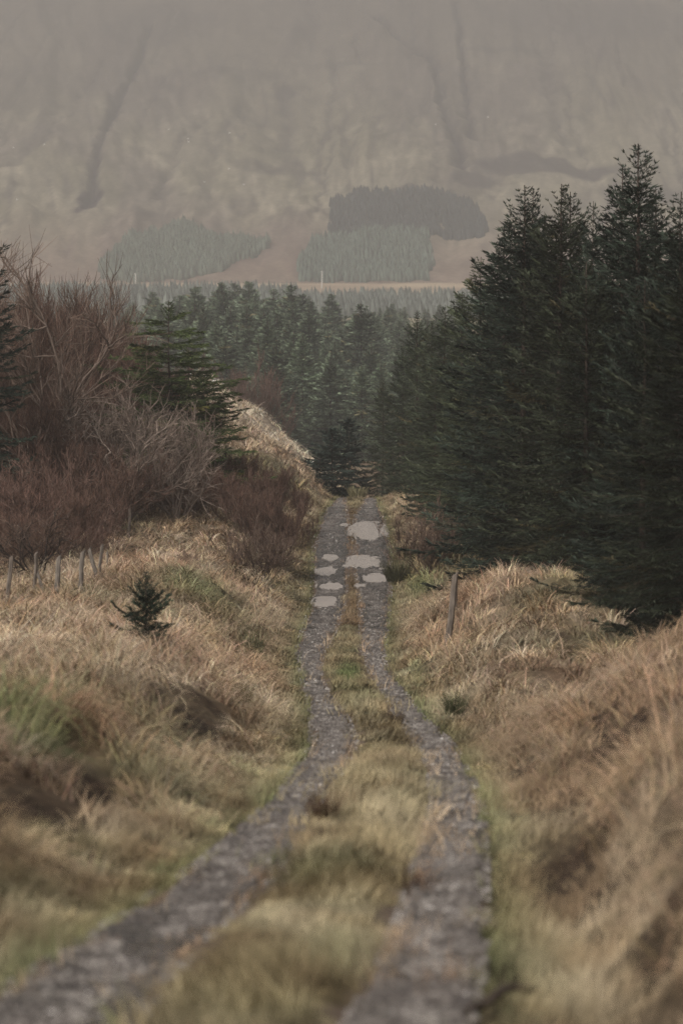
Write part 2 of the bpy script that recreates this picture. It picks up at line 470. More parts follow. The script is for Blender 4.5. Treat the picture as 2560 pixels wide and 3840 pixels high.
def cover_color(x, y, u, v, mid):
    n1 = fbm(x / 1.6, y / 2.6, 21, 3); n2 = fbm(x / 0.55, y / 0.9, 33, 2); n3 = fbm(x / 5, y / 9, 41, 2)
    t = sstep(n1, 0.35, 0.65)[:, None]
    c = lerp(C_TAWNY, C_PINK, t)
    c = lerp(c, C_STRAW, sstep(n2, 0.48, 0.72)[:, None] * 0.75)
    c = lerp(c, C_BROWN, sstep(n2, 0.46, 0.22)[:, None] * 0.7)
    mot = fbm(x / 0.26, y / 0.75, 181, 2)
    gr = np.clip(sstep(n3, 0.5, 0.72) * 0.5, 0, 1)
    verge = np.exp(-np.clip(np.minimum(np.where(u > -0.05, u, 9), np.where(v > -0.05, v, 9)), 0, 9) / 0.8)
    gr = np.maximum(gr, verge * 0.8)
    gr = np.maximum(gr, 0.8 * sstep(fbm(x / 1.1, y / 2.2, 223, 2), 0.41, 0.6) * (1 - sstep(y, 26, 38)) * (x < 0))
    inmid = (mid > 0.02) & (u < 0) & (v < 0)
    gr = np.where(inmid, 0.3 + 0.45 * n1, gr)
    for (gx, gy, rx, ry, w) in GREEN_SPOTS:
        gr = np.maximum(gr, w * np.exp(-((x - gx) / rx) ** 2 - ((y - gy) / ry) ** 2))
    gr = np.clip(gr + (n2 - 0.5) * 0.4, 0, 0.95)[:, None]
    c = lerp(c, lerp(C_OLIVE, C_GREEN, np.clip(gr * 1.3 - 0.35, 0, 1)), gr)
    c = c * (1 + (mot[:, None] - 0.5) * 1.5 * (1 - 0.5 * sstep(y, 30, 70))[:, None])
    # red-brown middle of the flat part of the track
    mb = (inmid & (y > 78) & (y < 128))[:, None] * 0.6
    c = lerp(c, C_BROWN, mb)
    hill = (sstep(y, 150, 166) * sstep(-x, -1, 2))[:, None]
    c = lerp(c, lerp(C_CREAM, C_STRAW, t * 0.6), hill * 0.85)
    # the right-hand near bank is browner
    rb = (sstep(x, 1.6, 2.6) * (1 - sstep(y, 38, 50)))[:, None]
    c = lerp(c, lerp(C_BROWN, C_TAWNY, 0.4), rb * 0.6)
    return c

# ------------------------------------------------------------------ ground
def build_ground():
    xs = np.concatenate([-np.geomspace(1500, 24, 40), np.arange(-22, -8, 0.6), np.arange(-8, 9, 0.17), np.arange(9, 23, 0.6), np.geomspace(24, 1500, 40)])
    ys = [-80.0, -60, -40, -25, -15, -8]
    y = -5.0
    while y < 230:
        ys.append(y); y += max(0.16, 0.0052 * abs(y))
    ys += list(np.geomspace(232, 1560, 70))
    ys = np.array(ys)
    X, Y = np.meshgrid(xs, ys)
    x = X.ravel(); y = Y.ravel()
    z = ground_z(x, y)
    _, u, v, mid, offt = terrain(x, y)
    c = cover_color(x, y, u, v, mid) * 0.42  # cover colour darkened to paint the shade between tussocks
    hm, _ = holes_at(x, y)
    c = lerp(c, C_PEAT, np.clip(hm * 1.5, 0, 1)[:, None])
    # bare muddy rim along the wheel ruts
    rut = ((u < 0.02) & (v < 0.02) & (mid < 0.3) & (y < 160))[:, None] * 1.0
    c = lerp(c, np.array([0.10, 0.075, 0.058]), rut)
    # valley floor far away: dull green pasture with a pale strip of grass
    fv = sstep(y, 420, 700)[:, None]
    far = lerp(np.array([0.16, 0.15, 0.085]), np.array([0.25, 0.21, 0.14]), sstep(fbm(x / 90, y / 60, 51, 3), 0.4, 0.62)[:, None])
    strip = (sstep(y, 1170, 1230) * (1 - 0 * y))[:, None]
    far = lerp(far, lerp(np.array([0.46, 0.36, 0.25]), np.array([0.30, 0.22, 0.16]), sstep(fbm(x / 70, y / 22, 57, 3), 0.42, 0.62)[:, None]), strip)
    c = lerp(c, far, fv)
    nx, ny = len(xs), len(ys)
    i = np.arange(nx * ny).reshape(ny, nx)
    f = np.stack([i[:-1, :-1], i[:-1, 1:], i[1:, 1:], i[1:, :-1]], -1).reshape(-1, 4)
    me = mesh_np("ground", np.stack([x, y, z], 1), f, M_GROUND, c, smooth=True)
    tag(link("ground", me), kind="structure")

build_ground()

def build_track(name, XA, XB, seed):
    """one wheel rut: a strip of stones with a ragged edge, a little above the soil"""
    ys = []; y = 1.0
    while y < 170:
        ys.append(y); y += max(0.12, 0.004 * y)
    ys = np.array(ys); m = 15
    A = smooth_interp(ys, XA); B = smooth_interp(ys, XB)
    w = B - A
    A = A + 0.03 * w + (fbm(ys / 1.9, ys * 0 + seed, 61, 3) - 0.5) * 0.34
    B = B - 0.03 * w + (fbm(ys / 1.9, ys * 0 + seed + 9, 67, 3) - 0.5) * 0.34
    t = np.linspace(0, 1, m)
    X = A[:, None] + (B - A)[:, None] * t[None]
    Y = np.repeat(ys[:, None], m, 1)
    z = ground_z(X.ravel(), Y.ravel()).reshape(X.shape)
    prof = 0.035 - 0.075 * np.sin(np.pi * t) ** 1.0
    Z = np.maximum(z, road_z(Y)) * 0 + road_z(Y) + 0.02 + (0.02 - 0.03 * np.sin(np.pi * t))[None] + (fbm(X.ravel() / 0.22, Y.ravel() / 0.3, 71, 2).reshape(X.shape) - 0.5) * 0.09
    Z[:, 0] -= 0.06; Z[:, -1] -= 0.06
    Z = np.where((t[None] > 0.02) & (t[None] < 0.98), np.maximum(Z, z + 0.006), Z)
    for (cx, cy, rx, ry, _s) in PUDDLES:
        qq = np.sqrt(((X - cx) / rx) ** 2 + ((Y - cy) / ry) ** 2) + (fbm(X.ravel() / 0.22, Y.ravel() / 1.7, 217, 3).reshape(X.shape) - 0.5) * 1.15
        Z = np.minimum(Z, np.where(qq < 1.3, float(road_z(np.array([cy]))[0]) + (qq - 1.0) * 0.16, 99))
    i = np.arange(X.size).reshape(X.shape)
    f = np.stack([i[:-1, :-1], i[:-1, 1:], i[1:, 1:], i[1:, :-1]], -1).reshape(-1, 4)
    xr, yr = X.ravel(), Y.ravel()
    wet_vignette = sstep(fbm(xr / 0.7, yr / 2.5, 211, 3), 0.36, 0.56) * sstep(yr, 62, 84) * (1 - sstep(yr, 122, 136)) + 0.5 * sstep(fbm(xr / 0.9, yr / 2.2, 213, 2), 0.5, 0.7) + (0.5 * (1 - sstep(yr, 13, 20)) if seed < 5 else 0)  # last term paints lens vignetting as darker gravel in the near left rut
    for (cx, cy, rx, ry, _s) in PUDDLES:          # saturated rims round the pools
        qq = np.sqrt(((xr - cx) / rx) ** 2 + ((yr - cy) / ry) ** 2) + (fbm(xr / 0.3, yr / 1.5, 219, 2) - 0.5) * 0.8
        wet_vignette = np.maximum(wet_vignette, 1 - sstep(qq, 1.25, 1.9))
    me = mesh_np(name, np.stack([xr, yr, Z.ravel()], 1), f, M_GRAVEL, smooth=True, attrs={"wet_vignette": np.clip(wet_vignette, 0, 1)})
    tag(link(name, me), kind="structure")
build_track("gravel_track", XLL, XLR, 3.3)
build_track("gravel_track", XRL, XRR, 14.7)

def build_stones():
    """loose chippings lying in both ruts"""
    rg = np.random.default_rng(77)
    XS = []; YS = []; SZ = []
    for XA, XB in ((XLL, XLR), (XRL, XRR)):
        for y0, y1, n, a, b in ((8, 22, 9000, 0.010, 0.032), (22, 50, 7000, 0.016, 0.04), (50, 145, 7000, 0.025, 0.05)):
            y = rg.uniform(y0, y1, n); A = smooth_interp(y, XA); B = smooth_interp(y, XB)
            t = np.clip(rg.normal(0.5, 0.3, n), -0.06, 1.06)
            x = A + (B - A) * t
            k = fbm(x / 0.4, y / 0.8, 201, 2) > 0.36
            for (cx, cy, rx, ry, _s) in PUDDLES: k &= ((x - cx) / rx) ** 2 + ((y - cy) / ry) ** 2 > 1.1
            XS.append(x[k]); YS.append(y[k]); SZ.append((a + (b - a) * rg.random(n) ** 3)[k])
    x = np.concatenate(XS); y = np.concatenate(YS); r = np.concatenate(SZ); n = len(x)
    z = np.maximum(ground_z(x, y), road_z(y) - 0.0) + 0.012
    oc = np.array([[1, 0, -.2], [.3, .95, -.1], [-.8, .6, -.2], [-.8, -.6, -.1], [.3, -.95, -.2], [.5, .3, .6], [-.5, .2, .65], [0, -.5, .6]])
    tri = np.array([[0, 1, 5, 5], [1, 6, 5, 5], [1, 2, 6, 6], [2, 3, 6, 6], [3, 7, 6, 6], [3, 4, 7, 7], [4, 0, 7, 7], [0, 5, 7, 7], [5, 6, 7, 7]])
    tri = tri[:, :3]
    a = rg.uniform(0, 6.28, n); sc = rg.uniform(0.65, 1.35, (n, 1, 3)) * np.array([[[1, 1, 0.75]]])
    v = oc[None] * sc * r[:, None, None] * rg.uniform(0.85, 1.15, (n, 8, 1))
    ca, sa = np.cos(a)[:, None], np.sin(a)[:, None]
    v = np.stack([v[..., 0] * ca - v[..., 1] * sa + x[:, None], v[..., 0] * sa + v[..., 1] * ca + y[:, None], v[..., 2] + z[:, None]], -1).reshape(-1, 3)
    f = (np.arange(n)[:, None, None] * 8 + tri[None]).reshape(-1, 3)
    t = rg.random((n, 1))
    c = lerp(np.array([0.07, 0.058, 0.051]), np.array([0.27, 0.245, 0.22]), t ** 1.8)
    c = np.where(rg.random((n, 1)) < 0.012, np.array([[0.5, 0.47, 0.44]]), c)
    me = mesh_np("gravel", v, f, M_STONE, np.repeat(c, 8, 0))
    tag(link("gravel", me), "loose grey and brown chippings scattered along both wheel ruts", "gravel", kind="stuff")
M_STONE = attr_mat("stone_chips", 0.55, 0.35)
build_stones()

# ------------------------------------------------------------------ puddles
for (cx, cy, rx, ry, seed) in PUDDLES:
    n = 44; vs = []
    for k in range(n):
        a = 2 * math.pi * k / n
        r = 1.3 * (0.85 + 0.3 * float(fbm(np.array([math.cos(a) * 1.6 + seed]), np.array([math.sin(a) * 1.6 + seed * 2]), 77, 2)[0]))
        vs.append((rx * math.copysign(abs(math.cos(a)) ** 0.8, math.cos(a)) * r, ry * math.sin(a) * r))
    me = bpy.data.meshes.new("puddle")
    me.from_pydata([(x, y, 0) for x, y in vs] + [(x, y, -0.08) for x, y in vs], [], [list(range(n))] + [[q_, q_ + n, (q_ + 1) % n + n, (q_ + 1) % n] for q_ in range(n)])
    me.materials.append(M_WATER); me.update()
    tag(link("puddle", me, loc=(cx, cy, float(road_z(np.array([cy]))[0]) + 0.004)), kind="structure")

# ------------------------------------------------------------------ mountain
def build_mountain():
    def dist_of(py): return 1400 + (650 - py) * 1.55
    prof_d = []; prof_z = []
    for py in range(660, -260, -20):
        dd = dist_of(py); q = P(784, py, dd); prof_d.append(dd); prof_z.append(q.z)
    prof_d = np.array([1330] + prof_d + [2950, 3050]); prof_z = np.array([-24] + prof_z + [prof_z[-1] + 25, prof_z[-1] + 10])
    xs = np.concatenate([-np.geomspace(1500, 470, 24), np.arange(-460, 461, 2.0), np.geomspace(470, 1500, 24)])
    ys = np.concatenate([np.arange(1330, 2560, 2.7), np.arange(2560, 3050, 14)])
    X, Y = np.meshgrid(xs, ys); x = X.ravel(); y = Y.ravel()
    z = np.interp(y + (fbm(x / 160, y / 260, 83, 3) - 0.5) * 50, prof_d, prof_z)
    amp = sstep(y, 1360, 1600)
    # long run-off ribs down the slope, bending with a warp
    wx = x + 0.12 * (y - 1800) * np.clip(-x / 150, -0.3, 1.2) + (fbm(x / 120, y / 300, 87, 2) - 0.5) * 26
    rib = fbm(wx / 26, y / 260, 91, 3)
    z = z + amp * (rib - 0.5) * 19 + amp * (fbm(x / 9, y / 22, 95, 2) - 0.5) * 1.8
    # named gullies, drawn from the photograph onto the slope
    gul = np.zeros_like(x); dark = np.zeros_like(x)
    _jit = (fbm(x / 14, y / 14, 99, 2) - 0.5) * 8
    def seg(pts, wd, depth, dk):
        nonlocal z, gul, dark
        q = [P(a, b_, dist_of(b_)) for a, b_ in pts]
        best = np.full_like(x, 1e9)
        for s, e in zip(q[:-1], q[1:]):
            ex, ey = e.x - s.x, e.y - s.y
            t = np.clip(((x - s.x) * ex + (y - s.y) * ey) / (ex * ex + ey * ey), 0, 1)
            best = np.minimum(best, np.hypot(x - s.x - ex * t + _jit, (y - s.y - ey * t)))
        w = np.exp(-(best / wd) ** 2)
        z = z - depth * w; dark = np.maximum(dark, dk * w)
    seg([(345, 60), (318, 130), (285, 200), (262, 250), (238, 310), (220, 370), (210, 430), (205, 480)], 3.8, 8, 1.0)
    seg([(860, 40), (915, 90), (985, 130), (1005, 180), (1022, 260), (1050, 320), (1065, 390)], 3.6, 8, 0.95)
    seg([(1045, 20), (1060, 110), (1072, 220), (1085, 320)], 3.2, 6, 0.9)
    seg([(655, 190), (660, 260), (650, 330)], 7, 3, 0.4)
    seg([(930, 210), (960, 330)], 4, 2, 0.3); seg([(1250, 120), (1270, 260), (1300, 330)], 5, 3, 0.35)
    seg([(470, 260), (420, 330), (380, 400)], 5, 2.5, 0.3); seg([(120, 250), (80, 330), (20, 380)], 7, 3, 0.35)
    seg([(560, 240), (500, 330), (470, 420)], 5, 2.5, 0.25); seg([(790, 260), (800, 380)], 4, 2, 0.25)
    seg([(870, 260), (850, 380)], 4, 2, 0.25)
    rgm = np.random.default_rng(55)
    for q_ in range(26):                       # many small runnels, slanting on the left and upright on the right
        px = rgm.uniform(-40, 1600); py = rgm.uniform(20, 330); ln = rgm.uniform(60, 190)
        sl = np.interp(px, [0, 500, 800, 1600], [-0.75, -0.5, -0.05, 0.22]) + rgm.normal(0, 0.08)
        seg([(px + sl * ln * t_ + rgm.normal(0, 3), py + ln * t_) for t_ in (0, .33, .66, 1)], rgm.uniform(1.4, 2.6), rgm.uniform(1, 2.5), rgm.uniform(0.25, 0.6))
    def blob(px, py, rx, ry, w):
        nonlocal dark
        q = P(px, py, dist_of(py)); sx = rx * K / F * q.y; sy = ry * 1.55
        wob = (fbm(x / 22, y / 30, 103, 3) - 0.5) * 1.6
        dark = np.maximum(dark, w * sstep(-(((x - q.x) / sx) ** 2 + ((y - q.y) / sy) ** 2) + wob, -1.25, -0.5))
    blob(207, 452, 30, 36, 1.0); blob(1235, 385, 185, 24, 0.7); blob(1100, 410, 60, 20, 0.6); blob(655, 200, 22, 16, 0.6); blob(990, 452, 110, 12, 0.6)
    blob(360, 60, 130, 45, 0.35); blob(600, 385, 90, 12, 0.3); blob(1350, 40, 260, 50, 0.3); blob(30, 190, 200, 60, .3); blob(1480, 440, 100, 26, .4)
    blob(560, 470, 40, 18, .35); blob(880, 480, 50, 12, .4); blob(340, 490, 60, 14, .3); blob(560, 172, 120, 10, .3); blob(1150, 115, 140, 9, .35); blob(760, 150, 120, 8, .25)
    # colour: bleached moor grass, purple-brown heather, greener flushes
    n1 = fbm(wx / 30, y / 160, 107, 4); n2 = fbm(wx / 50, y / 190, 111, 4); n3 = fbm(wx / 6, y / 24, 113, 3)
    grass = lerp(np.array([0.215, 0.186, 0.136]), np.array([0.175, 0.152, 0.105]), sstep(n1, 0.38, 0.62)[:, None])
    c = lerp(grass, np.array([0.085, 0.062, 0.065]), (sstep(n2, 0.44, 0.7) * 0.5)[:, None])
    n4 = fbm(wx / 3.2, y / 30, 127, 2); n5 = fbm(x / 7, y / 9, 129, 3)
    c = c * ((0.65 + 0.7 * n3) * (0.6 + 0.8 * n4) * (0.75 + 0.5 * n5))[:, None]
    c = lerp(c, np.array([0.07, 0.053, 0.05]), (0.8 * sstep(y, 1750, 2400))[:, None])  # upper slope darkened in its colour to stand for lens vignetting
    c = lerp(c, np.array([0.03, 0.022, 0.028]), np.clip(dark * 1.15, 0, 1)[:, None])
    st = fbm(wx / 15, y / 190, 119, 2)
    c = lerp(c, np.array([0.05, 0.038, 0.04]), (0.65 * np.exp(-((st - 0.5) / 0.035) ** 2) * sstep(fbm(x / 70, y / 150, 123, 2), 0.4, 0.65))[:, None])
    low = 1 - sstep(y, 1420, 1720)
    c = lerp(c, np.array([0.20, 0.125, 0.105]) * (0.7 + 0.6 * n3)[:, None], (low * 0.6)[:, None])
    nx, ny = len(xs), len(ys)
    i = np.arange(nx * ny).reshape(ny, nx)
    f = np.stack([i[:-1, :-1], i[:-1, 1:], i[1:, 1:], i[1:, :-1]], -1).reshape(-1, 4)
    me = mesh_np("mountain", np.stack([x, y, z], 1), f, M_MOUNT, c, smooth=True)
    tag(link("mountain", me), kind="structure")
    Zg = z.reshape(ny, nx)
    def mz(px_, py_):
        px_ = np.asarray(px_, dtype=float); py_ = np.asarray(py_, dtype=float)
        ix = np.clip(np.searchsorted(xs, px_) - 1, 0, nx - 2); iy = np.clip(np.searchsorted(ys, py_) - 1, 0, ny - 2)
        fx = np.clip((px_ - xs[ix]) / (xs[ix + 1] - xs[ix]), 0, 1); fy = np.clip((py_ - ys[iy]) / (ys[iy + 1] - ys[iy]), 0, 1)
        return (Zg[iy, ix] * (1 - fx) + Zg[iy, ix + 1] * fx) * (1 - fy) + (Zg[iy + 1, ix] * (1 - fx) + Zg[iy + 1, ix + 1] * fx) * fy
    return mz, dist_of
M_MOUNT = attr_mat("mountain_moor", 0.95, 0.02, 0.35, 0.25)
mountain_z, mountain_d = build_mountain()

# ------------------------------------------------------------------ far plantations (each reads as one mass)
def in_poly(x, y, poly):
    inside = np.zeros(len(x), dtype=bool)
    j = len(poly) - 1
    for i in range(len(poly)):
        xi, yi = poly[i]; xj, yj = poly[j]
        cond = ((yi > y) != (yj > y)) & (x < (xj - xi) * (y - yi) / (yj - yi + 1e-12) + xi)
        inside ^= cond; j = i
    return inside

def cone_forest(name, pts, zs, hs, tone, seed):
    """many small ragged cones in one mesh"""
    rg = np.random.default_rng(seed)
    n = len(pts); k = 6; L = 4
    V = []; Fc = []; T = []
    base = 0
    lv = np.array([0.0, 0.28, 0.62, 1.0]); lr = np.array([0.8, 1.0, 0.52, 0.03])
    ang = np.linspace(0, 2 * np.pi, k, endpoint=False)
    r = hs * rg.uniform(0.16, 0.24, n)
    jit = rg.uniform(0.7, 1.3, (n, L, k))
    rad = r[:, None, None] * lr[None, :, None] * jit
    a = ang[None, None, :] + rg.uniform(0, 6, (n, 1, 1))
    vx = pts[:, 0][:, None, None] + rad * np.cos(a)
    vy = pts[:, 1][:, None, None] + rad * np.sin(a)
    vz = zs[:, None, None] - 0.4 + hs[:, None, None] * lv[None, :, None] + (jit - 1) * hs[:, None, None] * 0.08 + 0 * rad
    v = np.stack([vx, vy, vz], -1).reshape(-1, 3)
    q = []
    for l in range(L - 1):
        for s in range(k):
            q.append([l * k + s, l * k + (s + 1) % k, (l + 1) * k + (s + 1) % k, (l + 1) * k + s])
    q = np.array(q)
    f = (np.arange(n)[:, None, None] * (k * L) + q[None]).reshape(-1, 4)
    t = np.repeat(np.array(tone)[None] * rg.uniform(0.6, 1.4, (n, 1)), k * L, 0)
    return mesh_np(name, v, f, M_CONIFER_FAR, t)

def plantation(name, poly, spacing, h, tone, seed, label):
    rg = np.random.default_rng(seed)
    w = [P(a, b_, mountain_d(b_)) for a, b_ in poly]
    wp = [(q.x, q.y) for q in w]
    x0, x1 = min(q[0] for q in wp), max(q[0] for q in wp); y0, y1 = min(q[1] for q in wp), max(q[1] for q in wp)
    gx, gy = np.meshgrid(np.arange(x0, x1, spacing), np.arange(y0, y1, spacing))
    x = gx.ravel() + rg.uniform(-.4, .4, gx.size) * spacing; y = gy.ravel() + rg.uniform(-.4, .4, gx.size) * spacing
    wob = (fbm(x / 7, y / 14, seed, 2) - 0.5) * 10
    m = in_poly(x + wob, y + wob * 2, wp)
    m &= fbm(x / 16, y / 30, seed + 5, 2) > 0.17
    pts = np.stack([x[m], y[m]], 1)
    hs = h * rg.uniform(0.75, 1.2, len(pts))
    me = cone_forest(name, pts, mountain_z(pts[:, 0], pts[:, 1]), hs, tone, seed)
    tag(link(name, me), label, "forest", kind="stuff")

plantation("spruce_plantation", [(760, 470), (820, 452), (900, 470), (1010, 455), (1090, 478), (1112, 500), (1112, 545), (760, 545)], 2.6, 7, (0.05, 0.056, 0.06), 5,
           "dark rectangular spruce plantation, uppermost on the far hazy slope")
plantation("spruce_plantation", [(720, 560), (760, 545), (985, 548), (992, 600), (985, 650), (820, 655), (680, 650), (690, 600)], 2.6, 6.5, (0.12, 0.15, 0.125), 6,
           "grey-green spruce plantation below the dark rectangular one on the slope")
plantation("spruce_plantation", [(225, 615), (290, 555), (350, 520), (420, 520), (470, 545), (560, 540), (620, 556), (600, 585), (545, 600), (500, 628), (420, 640), (300, 648), (250, 640)], 2.6, 6.5, (0.125, 0.15, 0.12), 7,
           "rounded grey-green spruce plantation at the mountain foot, left of centre")

def valley_forest():
    rg = np.random.default_rng(9)
    gx, gy = np.meshgrid(np.arange(-260, 260, 3.6), np.arange(960, 1170, 4.2))
    x = gx.ravel() + rg.uniform(-1.4, 1.4, gx.size); y = gy.ravel() + rg.uniform(-1.5, 1.5, gx.size)
    m = fbm(x / 40, y / 40, 15, 2) > 0.30
    x = x[m]; y = y[m]
    h = np.where(x < -20, 9.5, 7.0) * rg.uniform(0.7, 1.2, len(x))
    me = cone_forest("valley_forest", np.stack([x, y], 1), ground_z(x, y), h, (0.15, 0.165, 0.145), 10)  # foliage tone lightened, valley mist put into its colour
    tag(link("valley_forest", me), "misty grey-green forest filling the flat valley floor beyond the spruces", "forest", kind="stuff")
valley_forest()

# ------------------------------------------------------------------ spruces
def kites(base, direc, side, length, width):
    """flat needle sprays: kite-shaped quads (base, left, tip, right)"""
    mid = base + direc * (length * 0.42)[:, None]
    tip = base + direc * length[:, None]
    l = mid + side * (width * 0.5)[:, None]; r = mid - side * (width * 0.5)[:, None]
    v = np.stack([base, l, tip, r], 1)
    return v.reshape(-1, 3)

def unit(a):
    return a / np.maximum(np.linalg.norm(a, axis=-1, keepdims=True), 1e-9)

def tube_mesh(paths, sides=6):
    """paths: list of (pts (n,3), radii (n,)) -> verts, quads"""
    V = []; Q = []; off = 0
    for pts, rad in paths:
        pts = np.asarray(pts, float); n = len(pts)
        tan = unit(np.gradient(pts, axis=0))
        ref = np.where(np.abs(tan[:, 2:3]) > 0.9, np.array([[1.0, 0, 0]]), np.array([[0, 0, 1.0]]))
        s = unit(np.cross(tan, ref)); t = np.cross(tan, s)
        a = np.linspace(0, 2 * np.pi, sides, endpoint=False)
        ring = pts[:, None] + np.asarray(rad)[:, None, None] * (np.cos(a)[None, :, None] * s[:, None] + np.sin(a)[None, :, None] * t[:, None])
        V.append(ring.reshape(-1, 3))
        i = np.arange(n * sides).reshape(n, sides) + off
        Q.append(np.stack([i[:-1], np.roll(i[:-1], -1, 1), np.roll(i[1:], -1, 1), i[1:]], -1).reshape(-1, 4))
        off += n * sides
    return np.concatenate(V), np.concatenate(Q)

def spruce_meshes(H, R, seed, whorl=0.42, nb=8, side_step=0.17, sub=4, kw=0.043, kl=0.23, tone=(0.04, 0.05, 0.037), loose=0.0, skirt=0.03, spike=1.0, cross=True, lean=0.0, bough=0.0, taper=0.55, lift=0.0, bare_f=0.1):
    rg = np.random.default_rng(seed)
    n = 16; tz = np.linspace(0, 1, n)
    wob = np.cumsum(rg.normal(0, 0.012, (n, 2)), 0) * H * 0.08
    tp = np.stack([wob[:, 0] + lean * tz * H, wob[:, 1], tz * H - 0.3 * (1 - tz)], 1)
    def axis(h):
        t = np.clip(h / H, 0, 1)
        return np.array([np.interp(t, tz, tp[:, 0]), np.interp(t, tz, tp[:, 1]), h])
    trunk_v, trunk_q = tube_mesh([(tp, np.maximum(H * 0.011 * (1 - tz) ** 0.8, 0.016 * (1.0 if cross else 3.0)))], 8)
    KB = []; KD = []; KS = []; KL = []; KW = []; KC = []
    paths = []
    UP = np.array([0, 0, 1.0])
    sect = rg.uniform(0.7, 1.18, (6, 12))            # uneven outline round and up the tree
    def branch(hh, az, L, e0, curl, droop, tone_b, fine=1.0):
        m = max(4, int(L / 0.28) + 2)
        s = np.linspace(0, 1, m)
        el = e0 - droop * np.sin(np.pi * np.minimum(s * 1.1, 1)) + curl * s ** 2.2
        step = L / (m - 1)
        rr = np.concatenate([[0], np.cumsum(np.cos(el[:-1]) * step)])
        zz = np.concatenate([[0], np.cumsum(np.sin(el[:-1]) * step)])
        azs = az + rg.normal(0, 0.12) * s
        o = axis(min(hh, H))
        pts = np.stack([o[0] + rr * np.cos(azs), o[1] + rr * np.sin(azs), o[2] + zz], 1)
        paths.append((pts, np.maximum(0.011 * L ** 0.5 * (1 - s * 0.85), 0.005)))
        ns = max(3, int(L / side_step))
        q = np.clip(np.linspace(0.12 if L > 1 else 0.05, 1.0, ns) + rg.normal(0, 0.02, ns), 0.02, 1)
        bx = np.stack([np.interp(q, s, pts[:, j]) for j in range(3)], 1)
        tn = unit(np.gradient(pts, axis=0)); tb = unit(np.stack([np.interp(q, s, tn[:, j]) for j in range(3)], 1))
        sd = unit(np.cross(tb, UP))
        for sg in (-1, 1):
            sl = np.minimum((0.30 * L * (1 - q) ** 0.7 + 0.14 * fine) * rg.uniform(0.55, 1.25, ns), 1.0)
            dirn = unit(tb * rg.uniform(0.6, 1.0, (ns, 1)) + sd * sg * rg.uniform(0.55, 1.0, (ns, 1)) + UP * rg.normal(-0.06, 0.16, (ns, 1)))
            tsp = rg.uniform(0.5, 1.7, (ns, 1))
            for j in range(sub):
                f = (j + rg.uniform(0.0, 0.9, ns)) / sub
                bb = bx + dirn * (sl * f * 0.92)[:, None]
                if j == sub - 1:
                    dd = dirn
                else:
                    dd = unit(dirn * 0.8 + tb * rg.uniform(-0.1, 0.9, (ns, 1)) + rg.normal(0, 0.24, (ns, 3)))
                KB.append(bb); KD.append(dd); KS.append(unit(np.cross(dd, UP + rg.normal(0, 0.85, (ns, 3)))))
                KL.append(kl * fine * rg.uniform(0.6, 1.5, ns)); KW.append(kw * fine ** 0.5 * rg.uniform(0.7, 1.4, ns)); KC.append(tone_b[None] * tsp * rg.uniform(0.8, 1.2, (ns, 1)))
        dd = unit(tb + rg.normal(0, 0.14, (ns, 3)))
        KB.append(bx); KD.append(dd); KS.append(unit(np.cross(dd, rg.normal(0, 1, (ns, 3))))); KL.append(np.full(ns, max(kl * 1.1 * fine, side_step * 1.1 * fine))); KW.append(np.full(ns, kw * 1.1 * fine ** 0.5)); KC.append(tone_b[None] * rg.uniform(0.8, 1.3, (ns, 1)))
    h = H * skirt; az0 = 0.0
    bare = min(1.5, bare_f * H)                        # the leader and its first small whorls
    while h < H - bare:
        t = h / H
        sv = 1 - (h + bare * 0.35) / H
        prof = max(sv, 0.0) ** taper
        prof = min(prof, 0.86 + 0.14 * (1 - t)) / 0.95
        if t < 0.16: prof *= 0.7 + 0.3 * t / 0.16
        k = nb if t < 0.8 else max(5, int(nb * 0.75))
        az0 += rg.uniform(0.3, 1.0)
        for b in range(k):
            if rg.random() < loose * 0.5: continue
            az = az0 + b * 2 * np.pi / k + rg.normal(0, 0.22)
            lay = min(5, int(t * 6)); sec = int((az % (2 * np.pi)) / (2 * np.pi) * 12) % 12
            L = R * prof * sect[lay, sec] * rg.uniform(0.66, 1.1)
            if rg.random() < 0.07 + loose * 0.25: L *= 1.3
            e0 = lerp(-0.22, 0.75, t ** 1.6) + rg.normal(0, 0.1) + lift
            if bough: e0 = rg.normal(0.12, 0.12)
            curl = lerp(0.62, 0.45, t) + rg.normal(0, 0.1)
            if bough: curl = 0.1
            tb_ = np.array(tone) * rg.uniform(0.5, 1.6)
            if rg.random() < 0.03: tb_ = tb_ * np.array([1.5, 1.08, 0.9])
            branch(h + rg.normal(0, whorl * 0.3), az, max(L, 0.3), e0, curl, 0.3 * (1 - t), tb_)
        h += whorl * rg.uniform(0.75, 1.25) * (1.0 if t < 0.8 else 0.8)
    # leader: bare spike with small ascending whorls
    h = H - bare * 1.02
    while h < H * 0.995:
        s_ = (H - h) / bare
        for b in range(4 if s_ > 0.35 else 2):
            branch(h + rg.normal(0, 0.03), rg.uniform(0, 6.283), bare * (0.12 + 0.50 * s_ ** 1.3) * rg.uniform(0.7, 1.2), 0.95 + rg.normal(0, 0.12), 0.35, 0.0, np.array(tone), 0.5)
        h += bare * (0.25 if s_ > 0.4 else 0.33)
    B = np.concatenate(KB); D = np.concatenate(KD); S = np.concatenate(KS); Ln = np.concatenate(KL); W = np.concatenate(KW); C = np.concatenate(KC)
    v = kites(B, D, S, Ln, W); c = np.repeat(C, 4, 0)
    if cross:
        S2 = unit(np.cross(D, S))
        v = np.concatenate([v, kites(B, D, S2, Ln, W * 0.8)]); c = np.concatenate([c, np.repeat(C, 4, 0)])
    f = np.arange(len(v)).reshape(-1, 4)
    crown = mesh_np("spruce_crown", v, f, M_NEEDLE, c)
    if cross:
        bv, bq = tube_mesh(paths, 3)
        bq = bq + len(trunk_v)
        trunk_v = np.concatenate([trunk_v, bv]); trunk_q = np.concatenate([trunk_q, bq])
